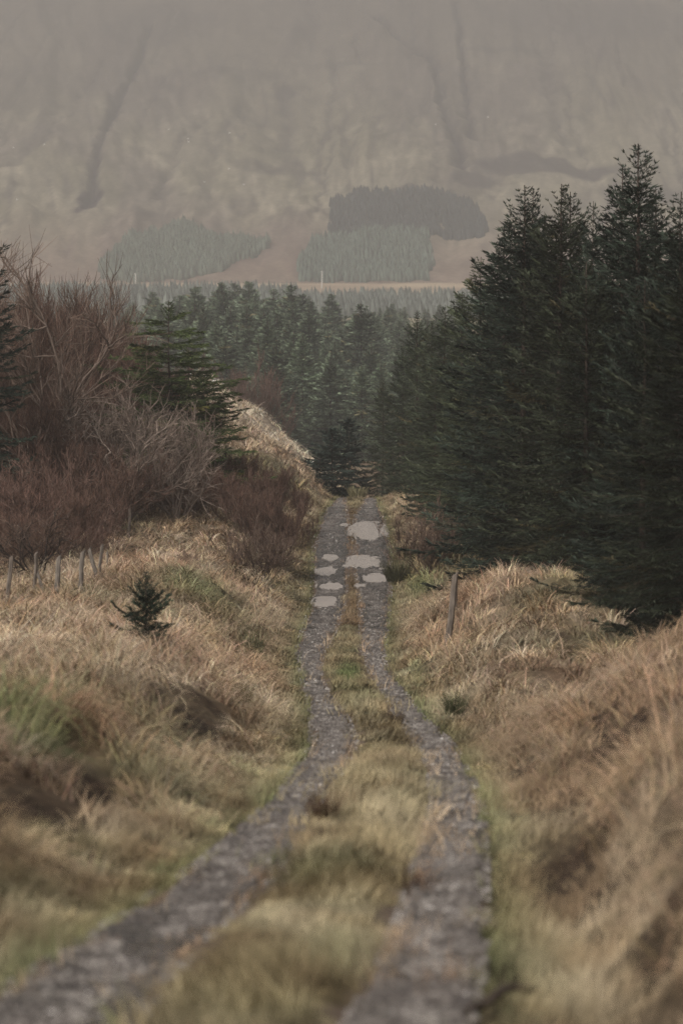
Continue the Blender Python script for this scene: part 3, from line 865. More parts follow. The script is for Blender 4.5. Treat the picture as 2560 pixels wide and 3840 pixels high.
    trunk = mesh_np("spruce_trunk", trunk_v, trunk_q, M_BARK, smooth=True)
    return trunk, crown, H

def add_tree(kind, meshes, loc, rz, sx, sz, label, cat, group=None):
    root = empty(kind, loc, rz)
    root.scale = (sx, sx, sz)
    tag(root, label, cat, group)
    link("trunk", meshes[0], root); link("crown", meshes[1], root)
    return root

rnd = random.Random(4)
DARK = (0.031, 0.042, 0.030)
OLIVE_N = (0.05, 0.061, 0.038)  # lighter tone for farther spruces, distance haze put into the needle colour
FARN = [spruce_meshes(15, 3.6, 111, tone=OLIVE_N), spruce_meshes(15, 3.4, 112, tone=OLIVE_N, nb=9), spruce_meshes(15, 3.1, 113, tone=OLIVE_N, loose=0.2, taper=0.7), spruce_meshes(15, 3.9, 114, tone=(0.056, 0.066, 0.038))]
NEAR = [spruce_meshes(15, 3.4, 101, tone=DARK), spruce_meshes(15, 3.6, 102, tone=DARK, nb=9), spruce_meshes(15, 3.0, 103, tone=DARK, loose=0.3, taper=0.7),
        spruce_meshes(15, 3.9, 104, tone=(0.034, 0.04, 0.024), whorl=0.36)]
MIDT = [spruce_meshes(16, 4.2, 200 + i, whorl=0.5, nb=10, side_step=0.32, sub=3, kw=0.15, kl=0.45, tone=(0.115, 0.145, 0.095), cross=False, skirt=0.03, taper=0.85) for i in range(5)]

def gz(x, y): return float(ground_z(np.array([x]), np.array([y]))[0])

def spruce_at(px, py, dist, var, wf, label, group=None, sink=0.1, kind="spruce_tree", meshes=None):
    """tree whose top stands at (px, py) of the photograph"""
    top = P(px, py, dist)
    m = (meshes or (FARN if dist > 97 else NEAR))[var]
    g = gz(top.x, dist)
    h = top.z - g + sink
    s = h / m[2]
    return add_tree(kind, m, (top.x, dist, g - sink), rnd.uniform(0, 6.28), s * wf, s, label, "tree", group)

RG = "dark spruces along the right side of the track"
spruce_at(1465, 330, 70, 2, 1.15, "tallest dark spruce, its narrow leader standing highest on the right", RG)
spruce_at(1432, 385, 74, 0, 1.0, "dark spruce with a thin leader just left of the tallest one", RG)
spruce_at(1208, 425, 83, 1, 1.12, "dark spruce with its skirt of branches closest over the track", RG)
spruce_at(1226, 432, 89, 0, 0.9, "narrow dark spruce close behind the one overhanging the track", RG)
spruce_at(1282, 422, 80, 3, 1.0, "dark spruce with a leaning top, between the twin leaders and the bare gap", RG)
spruce_at(1306, 440, 86, 2, 0.95, "dark spruce with a short second leader left of the gap in the skyline", RG)
spruce_at(1364, 462, 77, 2, 0.62, "slender spruce with a brownish bare leader in the gap between larger spruces", RG)
spruce_at(1504, 430, 72, 0, 0.95, "dark spruce with upturned tips, first to the right of the tallest", RG)
spruce_at(1558, 440, 66, 1, 1.1, "dark spruce whose top is cut by the right edge of the photo", RG)
spruce_at(1592, 590, 53, 3, 1.28, "nearest spruce, a broad dark skirt at the right edge behind the grassy bank", RG)
spruce_at(1480, 640, 60, 1, 1.1, "lower dark spruce filling the space below the tallest one", RG)
spruce_at(1350, 600, 69, 3, 1.1, "broad dark spruce standing in front, behind the tawny grass mound", RG)
spruce_at(1160, 520, 93, 0, 1.05, "dark spruce stepping down on the left flank of the big group", RG)
spruce_at(1104, 590, 103, 3, 1.0, "dark spruce with drooping side, second step down towards the track bend", RG)
spruce_at(1062, 668, 112, 2, 1.25, "spruce of middling height, third step down towards the track bend", RG)
spruce_at(1022, 700, 124, 1, 1.1, "hazier spruce with a sharp tip next to the pale valley", RG)
spruce_at(958, 712, 140, 0, 1.0, "hazier green spruce where the row meets the distant forest", RG)
spruce_at(992, 735, 134, 3, 1.0, "short hazier spruce between two sharper tips in the receding row", RG)
spruce_at(925, 790, 150, 1, 1.0, "spruce standing above the end of the track, its skirt near the crest", RG)
spruce_at(880, 868, 160, 3, 0.95, "smaller spruce at the far end of the row beyond the crest", RG)
spruce_at(1000, 850, 118, 1, 1.25, "bushy lower spruce filling the foot of the receding row", RG)
spruce_at(1090, 800, 99, 3, 1.35, "wide low spruce in front of the stepping-down row", RG)
for px, py, dd, v in [(1400, 520, 88, 0), (1540, 520, 84, 1), (1330, 560, 95, 0), (1240, 560, 98, 3), (1460, 600, 80, 3), (1170, 640, 110, 1), (1120, 700, 122, 0), (1590, 470, 76, 2), (1060, 760, 138, 1), (1280, 640, 108, 1)]:
    spruce_at(px, py, dd, v, 1.1, "dark spruce deep inside the stand, mostly hidden by the trees in front", "hidden inner spruces of the right stand")
BLUE = spruce_meshes(4, 1.4, 131, whorl=0.3, side_step=0.13, kl=0.18, kw=0.06, tone=(0.045, 0.062, 0.05), nb=8)
spruce_at(800, 962, 158, 0, 0.95, "young blue-green spruce with a clean tip at the end of the track", meshes=[BLUE])
spruce_at(762, 985, 154, 0, 1.35, "low bushy young spruce left of the clean-tipped one, beside the pale hillock", meshes=[BLUE])
spruce_at(735, 1040, 151, 0, 1.5, "smallest young spruce, a dark clump at the track bend", meshes=[BLUE])

# the two conifers on the left
LOOSE = spruce_meshes(11, 5.2, 141, whorl=0.46, nb=8, side_step=0.12, loose=0.3, tone=(0.07, 0.09, 0.034), lean=0.01, bough=1.0, taper=0.5)
LOOSE2 = spruce_meshes(11, 3.4, 147, whorl=0.6, nb=7, side_step=0.14, loose=0.5, tone=(0.062, 0.078, 0.034), bough=1.0, taper=0.6)
spruce_at(388, 690, 106, 0, 1.0, "loose mossy-green conifer with long level boughs among bare bushes", meshes=[LOOSE])
spruce_at(430, 800, 108, 0, 1.15, "lower mossy-green conifer whose boughs reach out towards the pale hillock", meshes=[LOOSE])
spruce_at(300, 755, 118, 0, 0.55, "spindly conifer with a bare brown leader left of the mossy-green one", meshes=[LOOSE2])
spruce_at(-62, 430, 92, 2, 1.15, "dark spruce at the left edge with only its right-hand boughs in view")

# the middle forest, every tree its own
def mid_forest():
    rg = np.random.default_rng(31)
    MG = "hazy spruces of the forest beyond the track"
    n = 0
    placed = []
    # a front row seen to the ground and rows behind it
    cand = []
    for row, dist in enumerate(np.linspace(300, 500, 13)):
        xs = np.arange(-33 - row * 1.5, 26 + row, 6.0)
        for x in xs:
            cand.append((x + rg.normal(0, 0.9), dist + rg.normal(0, 3.5)))
    for x, y in cand:
        px = (1280 + x / y * F) / K
        if px < 265 or px > 1010: continue
        if y < 330 and px < 520: continue
        if y < 360 and px < 400: continue
        if px > 900 and y < 330: continue
        if y < 318 and px > 720 and rg.random() < 0.3: pass
        g = gz(x, y)
        top_py = np.interp(px, [265, 330, 400, 540, 640, 760, 860, 1010], [740, 692, 668, 662, 680, 698, 722, 738]) + rg.normal(0, 21) + (max(0, 480 - y) / 180) ** 1.2 * 95
        h = P(px, top_py, y).z - g
        h = float(np.clip(h, 9, 22))
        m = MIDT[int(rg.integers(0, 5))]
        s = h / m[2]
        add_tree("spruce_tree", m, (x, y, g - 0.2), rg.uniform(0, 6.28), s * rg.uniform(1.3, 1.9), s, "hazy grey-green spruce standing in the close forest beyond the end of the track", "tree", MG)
        n += 1
    # a thinner, mistier belt behind on the left and right
    for k_ in range(46):
        y = rg.uniform(600, 690)
        px = rg.uniform(120, 330) if k_ < 30 else rg.uniform(840, 1060)
        x = (px * K - 1280) / F * y
        g = gz(x, y)
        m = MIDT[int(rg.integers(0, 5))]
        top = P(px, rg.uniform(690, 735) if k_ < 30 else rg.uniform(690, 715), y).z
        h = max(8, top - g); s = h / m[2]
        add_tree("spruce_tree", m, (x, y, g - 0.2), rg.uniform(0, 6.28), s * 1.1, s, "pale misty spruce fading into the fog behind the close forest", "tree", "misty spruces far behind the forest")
mid_forest()

# ------------------------------------------------------------------ bare shrubs and trees
def bare_meshes(H, seed, stems=6, spread=0.5, br=6, tw=7, fine=5, tone=(0.12, 0.07, 0.055), tone2=None, up=0.5, r0=0.05, curvy=0.12, trunk_h=0.0, fine_r=0.006):
    """multi-stemmed leafless shrub: stems > branches > twigs > fine twigs"""
    rg = np.random.default_rng(seed)
    tone2 = tone2 or tone
    thick = []; thin_s = []; thin_e = []; thin_r = []; thin_m = []
    def grow(p, d, L, n, wob, lift):
        pts = [p]; dd = d
        for i in range(n):
            dd = unit(dd + rg.normal(0, wob, 3) + np.array([0, 0, lift]))
            p = p + dd * (L / n); pts.append(p)
        return np.array(pts)
    o0 = np.array([0, 0, -0.15])
    if trunk_h > 0:
        tpt = grow(o0, unit(np.array([rg.normal(0, 0.2), rg.normal(0, 0.2), 1])), trunk_h + 0.15, 4, 0.08, 0.0)
        thick.append((tpt, np.linspace(r0 * 1.5, r0 * 1.1, 5)))
        o0 = tpt[-1]
    FS = []; FE = []; FR = []; FC = []; FM = []
    for s in range(stems):
        a = s / stems * 6.283 + rg.uniform(-0.5, 0.5)
        sp = spread * rg.uniform(0.25, 1.15)
        d = unit(np.array([math.cos(a) * sp, math.sin(a) * sp, 1.0]))
        L = H * rg.uniform(0.62, 0.92)
        base = o0 + np.array([math.cos(a), math.sin(a), 0]) * (0.22 * (H / 5) * rg.random() if trunk_h == 0 else 0)
        st = grow(base, d, L, 8, curvy, 0.04)
        thick.append((st, r0 * rg.uniform(0.7, 1.1) * np.linspace(1, 0.22, 9)))
        for b in range(br):
            t = rg.uniform(0.22, 0.98); i = t * 8; i0 = min(int(i), 7)
            p = lerp(st[i0], st[i0 + 1], i - i0)
            td = unit(st[i0 + 1] - st[i0])
            d2 = unit(td + rg.normal(0, 0.62, 3) + np.array([0, 0, up * 0.5]))
            L2 = H * rg.uniform(0.22, 0.42) * (1.15 - 0.55 * t)
            b2 = grow(p, d2, L2, 5, curvy * 1.3, up * 0.12)
            thick.append((b2, r0 * 0.42 * np.linspace(1, 0.25, 6)))
            for w in range(tw):
                t2 = rg.uniform(0.12, 1.0); j = t2 * 5; j0 = min(int(j), 4)
                p2 = lerp(b2[j0], b2[j0 + 1], j - j0)
                td2 = unit(b2[j0 + 1] - b2[j0])
                d3 = unit(td2 + rg.normal(0, 0.5, 3) + np.array([0, 0, up * 0.6]))
                L3 = H * rg.uniform(0.10, 0.2)
                t3 = grow(p2, d3, L3, 3, curvy, up * 0.2)
                for q in range(3):
                    FS.append(t3[q]); FE.append(t3[q + 1]); FR.append(fine_r * (2.0 - 0.45 * q)); FM.append(fine_r * (2.0 - 0.45 * (q + 1)))
                    FC.append(rg.uniform(0.0, 0.4))
                for f in range(fine):
                    q = rg.uniform(0.1, 3.0); q0 = min(int(q), 2)
                    p3 = lerp(t3[q0], t3[q0 + 1], q - q0)
                    d4 = unit(unit(t3[q0 + 1] - t3[q0]) + rg.normal(0, 0.42, 3) + np.array([0, 0, up * 0.55]))
                    L4 = H * rg.uniform(0.045, 0.11)
                    FS.append(p3); FE.append(p3 + d4 * L4); FR.append(fine_r); FM.append(fine_r * 0.45); FC.append(rg.uniform(0.4, 1.0))
    tv, tq = tube_mesh(thick, 5)
    tt = np.array(tone) * np.repeat(rg.uniform(0.8, 1.2, (len(tv) // 5 + 1, 1)), 5, 0)[:len(tv)]
    trunk = mesh_np("shrub_stems", tv, tq, M_TWIG, tt, smooth=True)
    S = np.array(FS); E = np.array(FE); R1 = np.array(FR); R2 = np.array(FM); C = np.array(FC)
    ax = unit(E - S)
    s1 = unit(np.cross(ax, rg.normal(0, 1, ax.shape))); s2 = np.cross(ax, s1)
    V = []
    for (a0) in (0, 2.0944, 4.18879):
        o = math.cos(a0) * s1 + math.sin(a0) * s2
        V.append(S + o * R1[:, None]); V.append(E + o * R2[:, None])
    v = np.stack(V, 1).reshape(-1, 3)          # per twig: a0 s,e  a1 s,e  a2 s,e
    n = len(S)
    q = np.array([[0, 2, 3, 1], [2, 4, 5, 3], [4, 0, 1, 5]])
    f = (np.arange(n)[:, None, None] * 6 + q[None]).reshape(-1, 4)
    cc = lerp(np.array(tone)[None], np.array(tone2)[None], C[:, None]) * rg.uniform(0.5, 1.65, (n, 1))
    crown = mesh_np("shrub_twigs", v, f, M_TWIG, np.repeat(cc, 6, 0))
    return trunk, crown, H

RED = (0.13, 0.074, 0.055); RED2 = (0.175, 0.1, 0.075)
GREY = (0.21, 0.165, 0.135); GREY2 = (0.23, 0.175, 0.14)
BRN = (0.12, 0.085, 0.067); BRN2 = (0.18, 0.125, 0.095)
BIRCH = [bare_meshes(9, 301, stems=8, spread=0.42, br=11, tw=9, fine=8, tone=BRN, tone2=RED2, up=0.8, r0=0.06, fine_r=0.011),
         bare_meshes(9, 302, stems=9, spread=0.5, br=11, tw=9, fine=8, tone=BRN, tone2=RED, up=0.9, r0=0.05, fine_r=0.011)]
BROOM = [bare_meshes(4.5, 311, stems=22, spread=0.62, br=9, tw=6, fine=5, tone=BRN, tone2=RED2, up=1.0, r0=0.025, curvy=0.12, fine_r=0.009),
         bare_meshes(4.5, 312, stems=24, spread=0.75, br=9, tw=6, fine=5, tone=BRN, tone2=RED, up=1.0, r0=0.025, curvy=0.12, fine_r=0.009)]
PALE = [bare_meshes(5.5, 321, stems=13, spread=0.55, br=7, tw=6, fine=3, tone=GREY, tone2=GREY2, up=0.3, r0=0.06, curvy=0.2, fine_r=0.009),
        bare_meshes(10, 322, stems=5, spread=0.55, br=9, tw=8, fine=4, tone=(0.15, 0.112, 0.09), tone2=BRN2, up=0.45, r0=0.10, curvy=0.16, trunk_h=1.5, fine_r=0.011)]
WILLOW = [bare_meshes(4.5, 341, stems=11, spread=0.6, br=8, tw=6, fine=4, tone=(0.13, 0.09, 0.072), tone2=(0.175, 0.1, 0.078), up=0.55, r0=0.035, curvy=0.17, fine_r=0.008),
          bare_meshes(4.5, 342, stems=9, spread=0.75, br=8, tw=6, fine=4, tone=(0.1, 0.07, 0.056), tone2=(0.165, 0.094, 0.074), up=0.5, r0=0.035, curvy=0.18, fine_r=0.008)]
LOWB = [bare_meshes(3.4, 331, stems=6, spread=1.5, br=8, tw=6, fine=3, tone=(0.035, 0.027, 0.023), tone2=BRN2, up=0.3, r0=0.06, curvy=0.22, trunk_h=0.0, fine_r=0.007),
        bare_meshes(2.6, 332, stems=16, spread=0.7, br=6, tw=6, fine=4, tone=BRN, tone2=BRN2, up=0.7, r0=0.018, curvy=0.1, fine_r=0.006)]

def shrub(kind, m, px, top, base, dist, wf, label, group=None, cat="shrub"):
    if px < 500 and 80 < dist < 135 and base < 1290 and kind == 'bare_tree': dist += 10
    q = P(px, base, dist)
    g = gz(q.x, dist)
    h = P(px, top, dist).z - g
    s = h / m[2]
    return add_tree(kind, m, (q.x, dist, g), rnd.uniform(0, 6.28), s * wf, s, label, cat, group)

TG = "red-brown leafless thicket left of the track"
shrub("bare_tree", PALE[1], 70, 615, 1200, 88, 1.0, "tall leafless tree with pale crooked limbs rising over the red thicket", cat="tree")
for px, top, base, dist, v, w in [(20, 700, 1230, 96, 0, 1.1), (105, 680, 1230, 100, 1, 1.0), (170, 720, 1220, 104, 0, 1.0), (235, 770, 1210, 108, 1, 1.0), (-25, 780, 1230, 90, 1, 1.0),
                               (60, 850, 1230, 92, 0, 1.2), (140, 840, 1220, 97, 1, 1.1), (215, 880, 1190, 102, 0, 1.0), (10, 930, 1240, 86, 1, 1.2), (275, 860, 1180, 112, 1, 0.9),
                               (225, 745, 1100, 128, 0, 1.0), (290, 820, 1100, 130, 1, 1.1), (345, 845, 1100, 126, 0, 1.1), (420, 870, 1120, 124, 1, 1.0), (480, 930, 1120, 122, 0, 0.9), (170, 700, 1150, 120, 1, 1.0),
                               (30, 720, 1150, 112, 1, 1.2), (90, 760, 1150, 116, 0, 1.2), (150, 790, 1150, 109, 1, 1.2), (205, 800, 1150, 117, 0, 1.1), (-10, 860, 1180, 101, 0, 1.2), (50, 900, 1180, 104, 1, 1.2), (115, 920, 1180, 102, 0, 1.2), (185, 950, 1180, 106, 1, 1.1), (260, 930, 1150, 119, 0, 1.1), (320, 960, 1150, 122, 1, 1.1), (400, 960, 1150, 118, 0, 1.0), (470, 1000, 1150, 114, 1, 0.9)]:
    shrub("bare_tree", BIRCH[v], px, top, base, dist, w, "slim leafless tree with a haze of red-brown twigs inside the thicket", TG, "tree")
WN = 0
for px, top, base, dist, v, w in [(95, 1010, 1230, 88, 0, 1.1), (20, 1040, 1250, 82, 1, 1.2), (180, 1010, 1200, 95, 1, 1.1), (245, 1000, 1180, 97, 0, 1.0), (140, 1090, 1240, 86, 1, 1.0), (410, 1040, 1170, 104, 1, 0.9), (350, 1060, 1180, 101, 0, .8),
                               (60, 1080, 1250, 90, 0, 1.2), (220, 1080, 1200, 92, 1, 1.2), (-10, 1100, 1250, 84, 0, 1.2), (300, 1090, 1190, 100, 1, 1.1), (150, 1140, 1250, 84, 0, 1.1), (230, 1150, 1230, 88, 1, 1.0), (40, 1160, 1270, 80, 1, 1.1), (20, 1190, 1290, 75, 0, 1.2), (110, 1180, 1280, 78, 1, 1.2), (190, 1185, 1260, 83, 0, 1.1), (75, 1200, 1290, 74, 1, 1.3), (440, 1090, 1200, 100, 0, 1.0), (385, 1100, 1180, 102, 1, 0.9)]:
    WN = WN + 1
    shrub("bare_shrub", (BROOM, WILLOW, WILLOW)[WN % 3][v], px, top - 10, base, dist, w, "low leafless shrub of dense brown stems under the thicket", "brown undershrubs of the left thicket")
shrub("bare_shrub", PALE[0], 285, 840, 1160, 99, 1.1, "pale grey-beige leafless shrub with crooked spreading stems in front of the conifer")
shrub("bare_shrub", PALE[0], 405, 900, 1160, 99, 0.85, "thinner pale leafless shrub leaning right, beside the crooked grey one")
shrub("bare_shrub", BROOM[0], 560, 1085, 1250, 99, 1.15, "large dome of fine red-brown twigs bulging towards the track")
shrub("bare_shrub", BROOM[1], 625, 1120, 1260, 96, 0.95, "red-brown twiggy dome nearest the track edge")
shrub("bare_shrub", BROOM[1], 545, 1035, 1180, 108, 1.1, "duller brown twiggy dome behind the large red one")
shrub("bare_shrub", BROOM[0], 635, 1075, 1190, 112, 0.9, "brown twiggy shrub in front of the pale hillock")
shrub("bare_shrub", BROOM[1], 690, 1120, 1170, 118, 0.8, "small brown twiggy shrub farthest along the track's left edge")
shrub("bare_shrub", BROOM[0], 480, 1075, 1220, 103, 0.9, "brown twiggy shrub left of the large red dome")
shrub("bare_shrub", LOWB[0], 85, 1140, 1300, 70, 1.2, "low gnarled leafless bush with a black forked trunk behind the fence posts")
shrub("bare_shrub", LOWB[1], 600, 1190, 1290, 88, 1.1, "small brown wispy bush at the foot of the red domes")
shrub("bare_shrub", LOWB[1], 430, 1265, 1330, 80, 1.6, "flat patch of dark brown dead stems behind the green mound", )
shrub("bare_shrub", BROOM[1], 525, 830, 925, 260, 1.0, "pale misty leafless shrub on the far side of the hillock")
shrub("bare_shrub", LOWB[1], 980, 1150, 1260, 93, 1.1, "reddish wispy bush under the right-hand spruces")

# ------------------------------------------------------------------ sapling
SAP = spruce_meshes(1.9, 1.1, 161, whorl=0.2, nb=6, side_step=0.06, sub=4, kl=0.10, kw=0.03, tone=(0.032, 0.046, 0.03), loose=0.2, skirt=0.08, taper=0.7, lift=0.6, bare_f=0.42)
q = P(336, 1500, 47)
g = gz(q.x, 47)
s = (P(336, 1310, 47).z - g) / 1.9
add_tree("spruce_sapling", SAP, (q.x, 47, g - 0.03), 0.6, s * 1.0, s, "small dark green spruce sapling standing alone in tawny grass", "sapling")

# ------------------------------------------------------------------ fence posts
def post_mesh(h, r, seed, split=False):
    rg = np.random.default_rng(seed)
    n = 7; sides = 7
    zs = np.linspace(-0.35, h, n)
    V = []
    off = rg.uniform(0.8, 1.2, sides)
    for i, z in enumerate(zs):
        for k in range(sides):
            a = k / sides * 6.283
            rr = r * off[k] * (1.06 - 0.12 * i / n) * rg.uniform(0.94, 1.06)
            V.append((math.cos(a) * rr + 0.012 * math.sin(i * 1.3 + seed), math.sin(a) * rr * 0.85, z + (0.05 * math.cos(a) if i == n - 1 else 0)))
    fs = []
    for i in range(n - 1):
        for k in range(sides):
            fs.append([i * sides + k, i * sides + (k + 1) % sides, (i + 1) * sides + (k + 1) % sides, (i + 1) * sides + k])
    fs.append([(n - 1) * sides + k for k in range(sides)])
    me = bpy.data.meshes.new("fence_post"); me.from_pydata(V, [], fs); me.update()
    return me
FG = "old fence posts in the grass on the left"
def post(px, top, base, dist, tilt, r, mat, seed, label, group=FG, tilty=0.0):
    b = hit(px, base, 0.2) if px > 1000 else P(px, base, dist)
    dist = b.y; g = gz(b.x, dist)
    h = (base - top) * K / F * dist + (max(0, b.z - g) + 0.08 if dist < 150 and px < 1000 else 0.0)
    me = post_mesh(h, r * 0.9, seed); me.materials.append(mat)
    o = link("fence_post", me, loc=(b.x, dist, g))
    o.rotation_euler = (tilty, math.radians(tilt), rnd.uniform(0, 0.4))
    tag(o, label, "post", group)
post(18, 1283, 1372, 60, 5, 0.062, M_POST_DARK, 1, "dim grey fence post farthest left, deep in brown grass")
post(80, 1276, 1362, 64, 3, 0.065, M_POST_DARK, 2, "dark upright post just left of the pair's slanting stay")
post(103, 1322, 1375, 63, -14, 0.05, M_POST, 3, "slanting grey stay leaning against the dark upright post")
post(128, 1300, 1388, 62, 6, 0.07, M_POST, 4, "grey fence post third along, tilted a little to the right")
post(183, 1285, 1376, 64, 5, 0.075, M_POST, 5, "palest and stoutest fence post of the row, flat topped")
post(226, 1262, 1330, 72, -16, 0.065, M_POST, 6, "broken grey post leaning left across its neighbour")
post(228, 1264, 1335, 73, 5, 0.06, M_POST, 7, "grey post standing behind the left-leaning broken one")
post(246, 1286, 1330, 76, 2, 0.035, M_POST, 8, "thin pale stake to the right of the leaning pair")
post(296, 1210, 1275, 92, 3, 0.06, M_POST, 9, "solitary grey fence post farthest back, under the brown bank")
post(1026, 1300, 1470, 57, 6, 0.085, M_POST_DARK, 10, "tall weathered leaning post on the bank right of the track", "posts on the right bank")
post(1044, 1300, 1390, 62, 3, 0.06, M_POST_DARK, 11, "short dark post close behind the tall leaning one", "posts on the right bank")
post(703, 930, 955, 176, 2, 0.05, M_POST, 12, "thin distant stake on the crest of the pale hillock", "stakes on the hillock")
post(735, 968, 992, 168, 20, 0.05, M_POST, 13, "tilted distant stake on the right shoulder of the pale hillock", "stakes on the hillock")

# ------------------------------------------------------------------ far poles and pale boulders
M_POLE = plain("pale_pole_paint", (0.8, 0.78, 0.74))
def pole(px, top, base, dist, label):
    b = P(px, base, dist); g = float(mountain_z(b.x, dist)) if dist > 1400 else gz(b.x, dist)
    h = P(px, top, dist).z - g
    paths = [(np.array([[0, 0, -0.5], [0, 0, h * 0.5], [0, 0, h]]), [0.3, 0.26, 0.22])]
    v, q_ = tube_mesh(paths, 8)
    v2, q2 = tube_mesh([(np.array([[-0.9, 0, h - 0.6], [0.9, 0, h - 0.6]]), [0.09, 0.09])], 6)
    me = mesh_np("utility_pole", np.concatenate([v, v2]), np.concatenate([q_, q2 + len(v)]), M_POLE)
    tag(link("utility_pole", me, loc=(b.x, dist, g)), label, "pole", "poles in the valley")
pole(739, 622, 652, 1330, "white pole standing upright in the valley below the plantations")
pole(312, 627, 650, 1380, "fainter pale pole in the valley, under the rounded plantation")

M_ROCK = plain("pale_rock", (0.75, 0.73, 0.70), 0.9)
def rock_mesh(seed):
    rg = np.random.default_rng(seed)
    import bmesh
    bm = bmesh.new(); bmesh.ops.create_icosphere(bm, subdivisions=2, radius=1.0)
    for v in bm.verts:
        v.co *= 1 + 0.25 * (float(vn(np.array([v.co.x * 2 + seed]), np.array([v.co.y * 2 + v.co.z * 1.7]), 5)[0]) - 0.5) * 2
        v.co.z *= 0.7
    me = bpy.data.meshes.new("boulder"); bm.to_mesh(me); bm.free(); me.materials.append(M_ROCK); me.update()
    return me
rk = rock_mesh(3)
for px, py in [(103, 346), (434, 335), (528, 316), (526, 396), (388, 296), (432, 322), (560, 424), (40, 462), (32, 340), (1000, 296), (1120, 268), (470, 408)]:
    b = P(px, py, mountain_d(py))
    o = link("boulder", rk, loc=(b.x, b.y, float(mountain_z(b.x, b.y)) + 0.3)); o.scale = (0.85, 0.85, 0.85)
    tag(o, "tiny pale boulder dotted on the hazy mountainside", "boulder", "pale boulders on the mountainside")

# ------------------------------------------------------------------ grass
def blades(root, az, L, W, phi0, bend, levels, rg, twist=None):
    n = len(root)
    k = levels
    pts = [root]
    p = root.copy()
    for i in range(k):
        s = (i + 0.5) / k
        ph = phi0 - bend * s
        p = p + np.stack([np.cos(ph) * np.cos(az), np.cos(ph) * np.sin(az), np.sin(ph)], 1) * (L / k)[:, None]
        pts.append(p)
    side_az = az + np.pi / 2 + (rg.normal(0, 0.5, n) if twist is None else twist)
    sd = np.stack([np.cos(side_az), np.sin(side_az), np.zeros(n)], 1)
    V = []
    for i, q_ in enumerate(pts):
        w = W * (1.0 - 0.82 * (i / k) ** 1.4) * 0.5
        V.append(q_ - sd * w[:, None]); V.append(q_ + sd * w[:, None])
    v = np.stack(V, 1).reshape(-1, 3)
    q_ = np.array([[2 * i, 2 * i + 1, 2 * i + 3, 2 * i + 2] for i in range(k)])
    f = (np.arange(n)[:, None, None] * (2 * (k + 1)) + q_[None]).reshape(-1, 4)
    return v, f, 2 * (k + 1)

def flow(x, y):
    return (fbm(x / 2.8, y / 4.5, 121, 2) - 0.5) * 9.0

def scatter(y0, y1, dens, rg, lo=-1.6, hi=1.6):
    """random points over the wedge of land the photo shows, dens per square metre"""
    hw = lambda y: 0.152 * y + 1.3 + 0.02 * y
    A = 2 * (hw(y0) + hw(y1)) / 2 * (y1 - y0)
    n = int(A * dens)
    y = rg.uniform(y0, y1, n * 2); x = rg.uniform(-hw(y1), hw(y1), n * 2)
    m = np.abs(x) < hw(y)
    return x[m][:n], y[m][:n]

def tussocks(y0, y1, dens, nb, wscale, levels, seed, zone="far"):
    rg = np.random.default_rng(seed)
    x, y = scatter(y0, y1, dens, rg)
    _, u, v, mid, _ = terrain(x, y)
    out = np.maximum(u, v)
    hm, _ = holes_at(x, y)
    keep = (out > 0.18) & (hm < 0.10 + 0.25 * rg.random(len(x)))
    x, y, u, v, mid, out = [a[keep] for a in (x, y, u, v, mid, out)]
    col = cover_color(x, y, u, v, mid) * rg.uniform(0.6, 1.35, (len(x), 1))
    f1, hvx, hvy, hr = hummock(x, y)
    keep = rg.random(len(x)) < 1.15 - 0.95 * sstep(f1, 0.42, 0.72) * sstep(out, 0.4, 1.2)
    x, y, out, col, f1, hr = x[keep], y[keep], out[keep], col[keep], f1[keep], hr[keep]
    hue = np.stack([hr, (hr * 7.31) % 1.0, (hr * 13.7) % 1.0], 1)
    col = col * (0.72 + 0.5 * hue[:, :1]) * (1 + 0.10 * (hue[:, 1:2] - 0.5) * np.array([[1.0, 0.0, -1.0]]))
    size = sstep(out, 0.1, 1.5) * (0.5 + 0.55 * (hr * 3.7 % 1.0)) * 0.62 + 0.13
    size = size * np.where((x < 0) & (y < 22), 0.75, 1.0)
    n = len(x)
    idx = np.repeat(np.arange(n), nb)
    N_ = len(idx)
    ra = rg.uniform(0, 6.283, N_); rr = np.sqrt(rg.random(N_)) * (0.12 + 0.28 * size[idx])
    bx = x[idx] + np.cos(ra) * rr; by = y[idx] + np.sin(ra) * rr
    bz = ground_z(bx, by) - 0.02
    fl = flow(bx, by)
    _, vx, vy, _ = hummock(bx, by)
    # blades fall outward over the hummock, with the local lie of the grass and a lot of tangle
    ax = np.cos(ra) * 0.45 + vx * 1.7 + np.cos(fl) * 0.45 + rg.normal(0, 0.5, N_); ay = np.sin(ra) * 0.45 + vy * 1.7 + np.sin(fl) * 0.45 + rg.normal(0, 0.5, N_)
    az = np.arctan2(ay, ax)
    L = size[idx] * rg.uniform(0.65, 1.35, N_)
    W = wscale * rg.uniform(0.7, 1.4, N_)
    phi0 = rg.uniform(0.7, 1.45, N_); bend = rg.uniform(0.9, 2.7, N_)
    c = col[idx] * rg.uniform(0.62, 1.4, (N_, 1)) * (1 + rg.normal(0, 0.05, (N_, 3)))
    vv, ff, k = blades(np.stack([bx, by, bz], 1), az, L, W, phi0, bend, levels, rg)
    return vv, ff, np.repeat(c, k, 0)

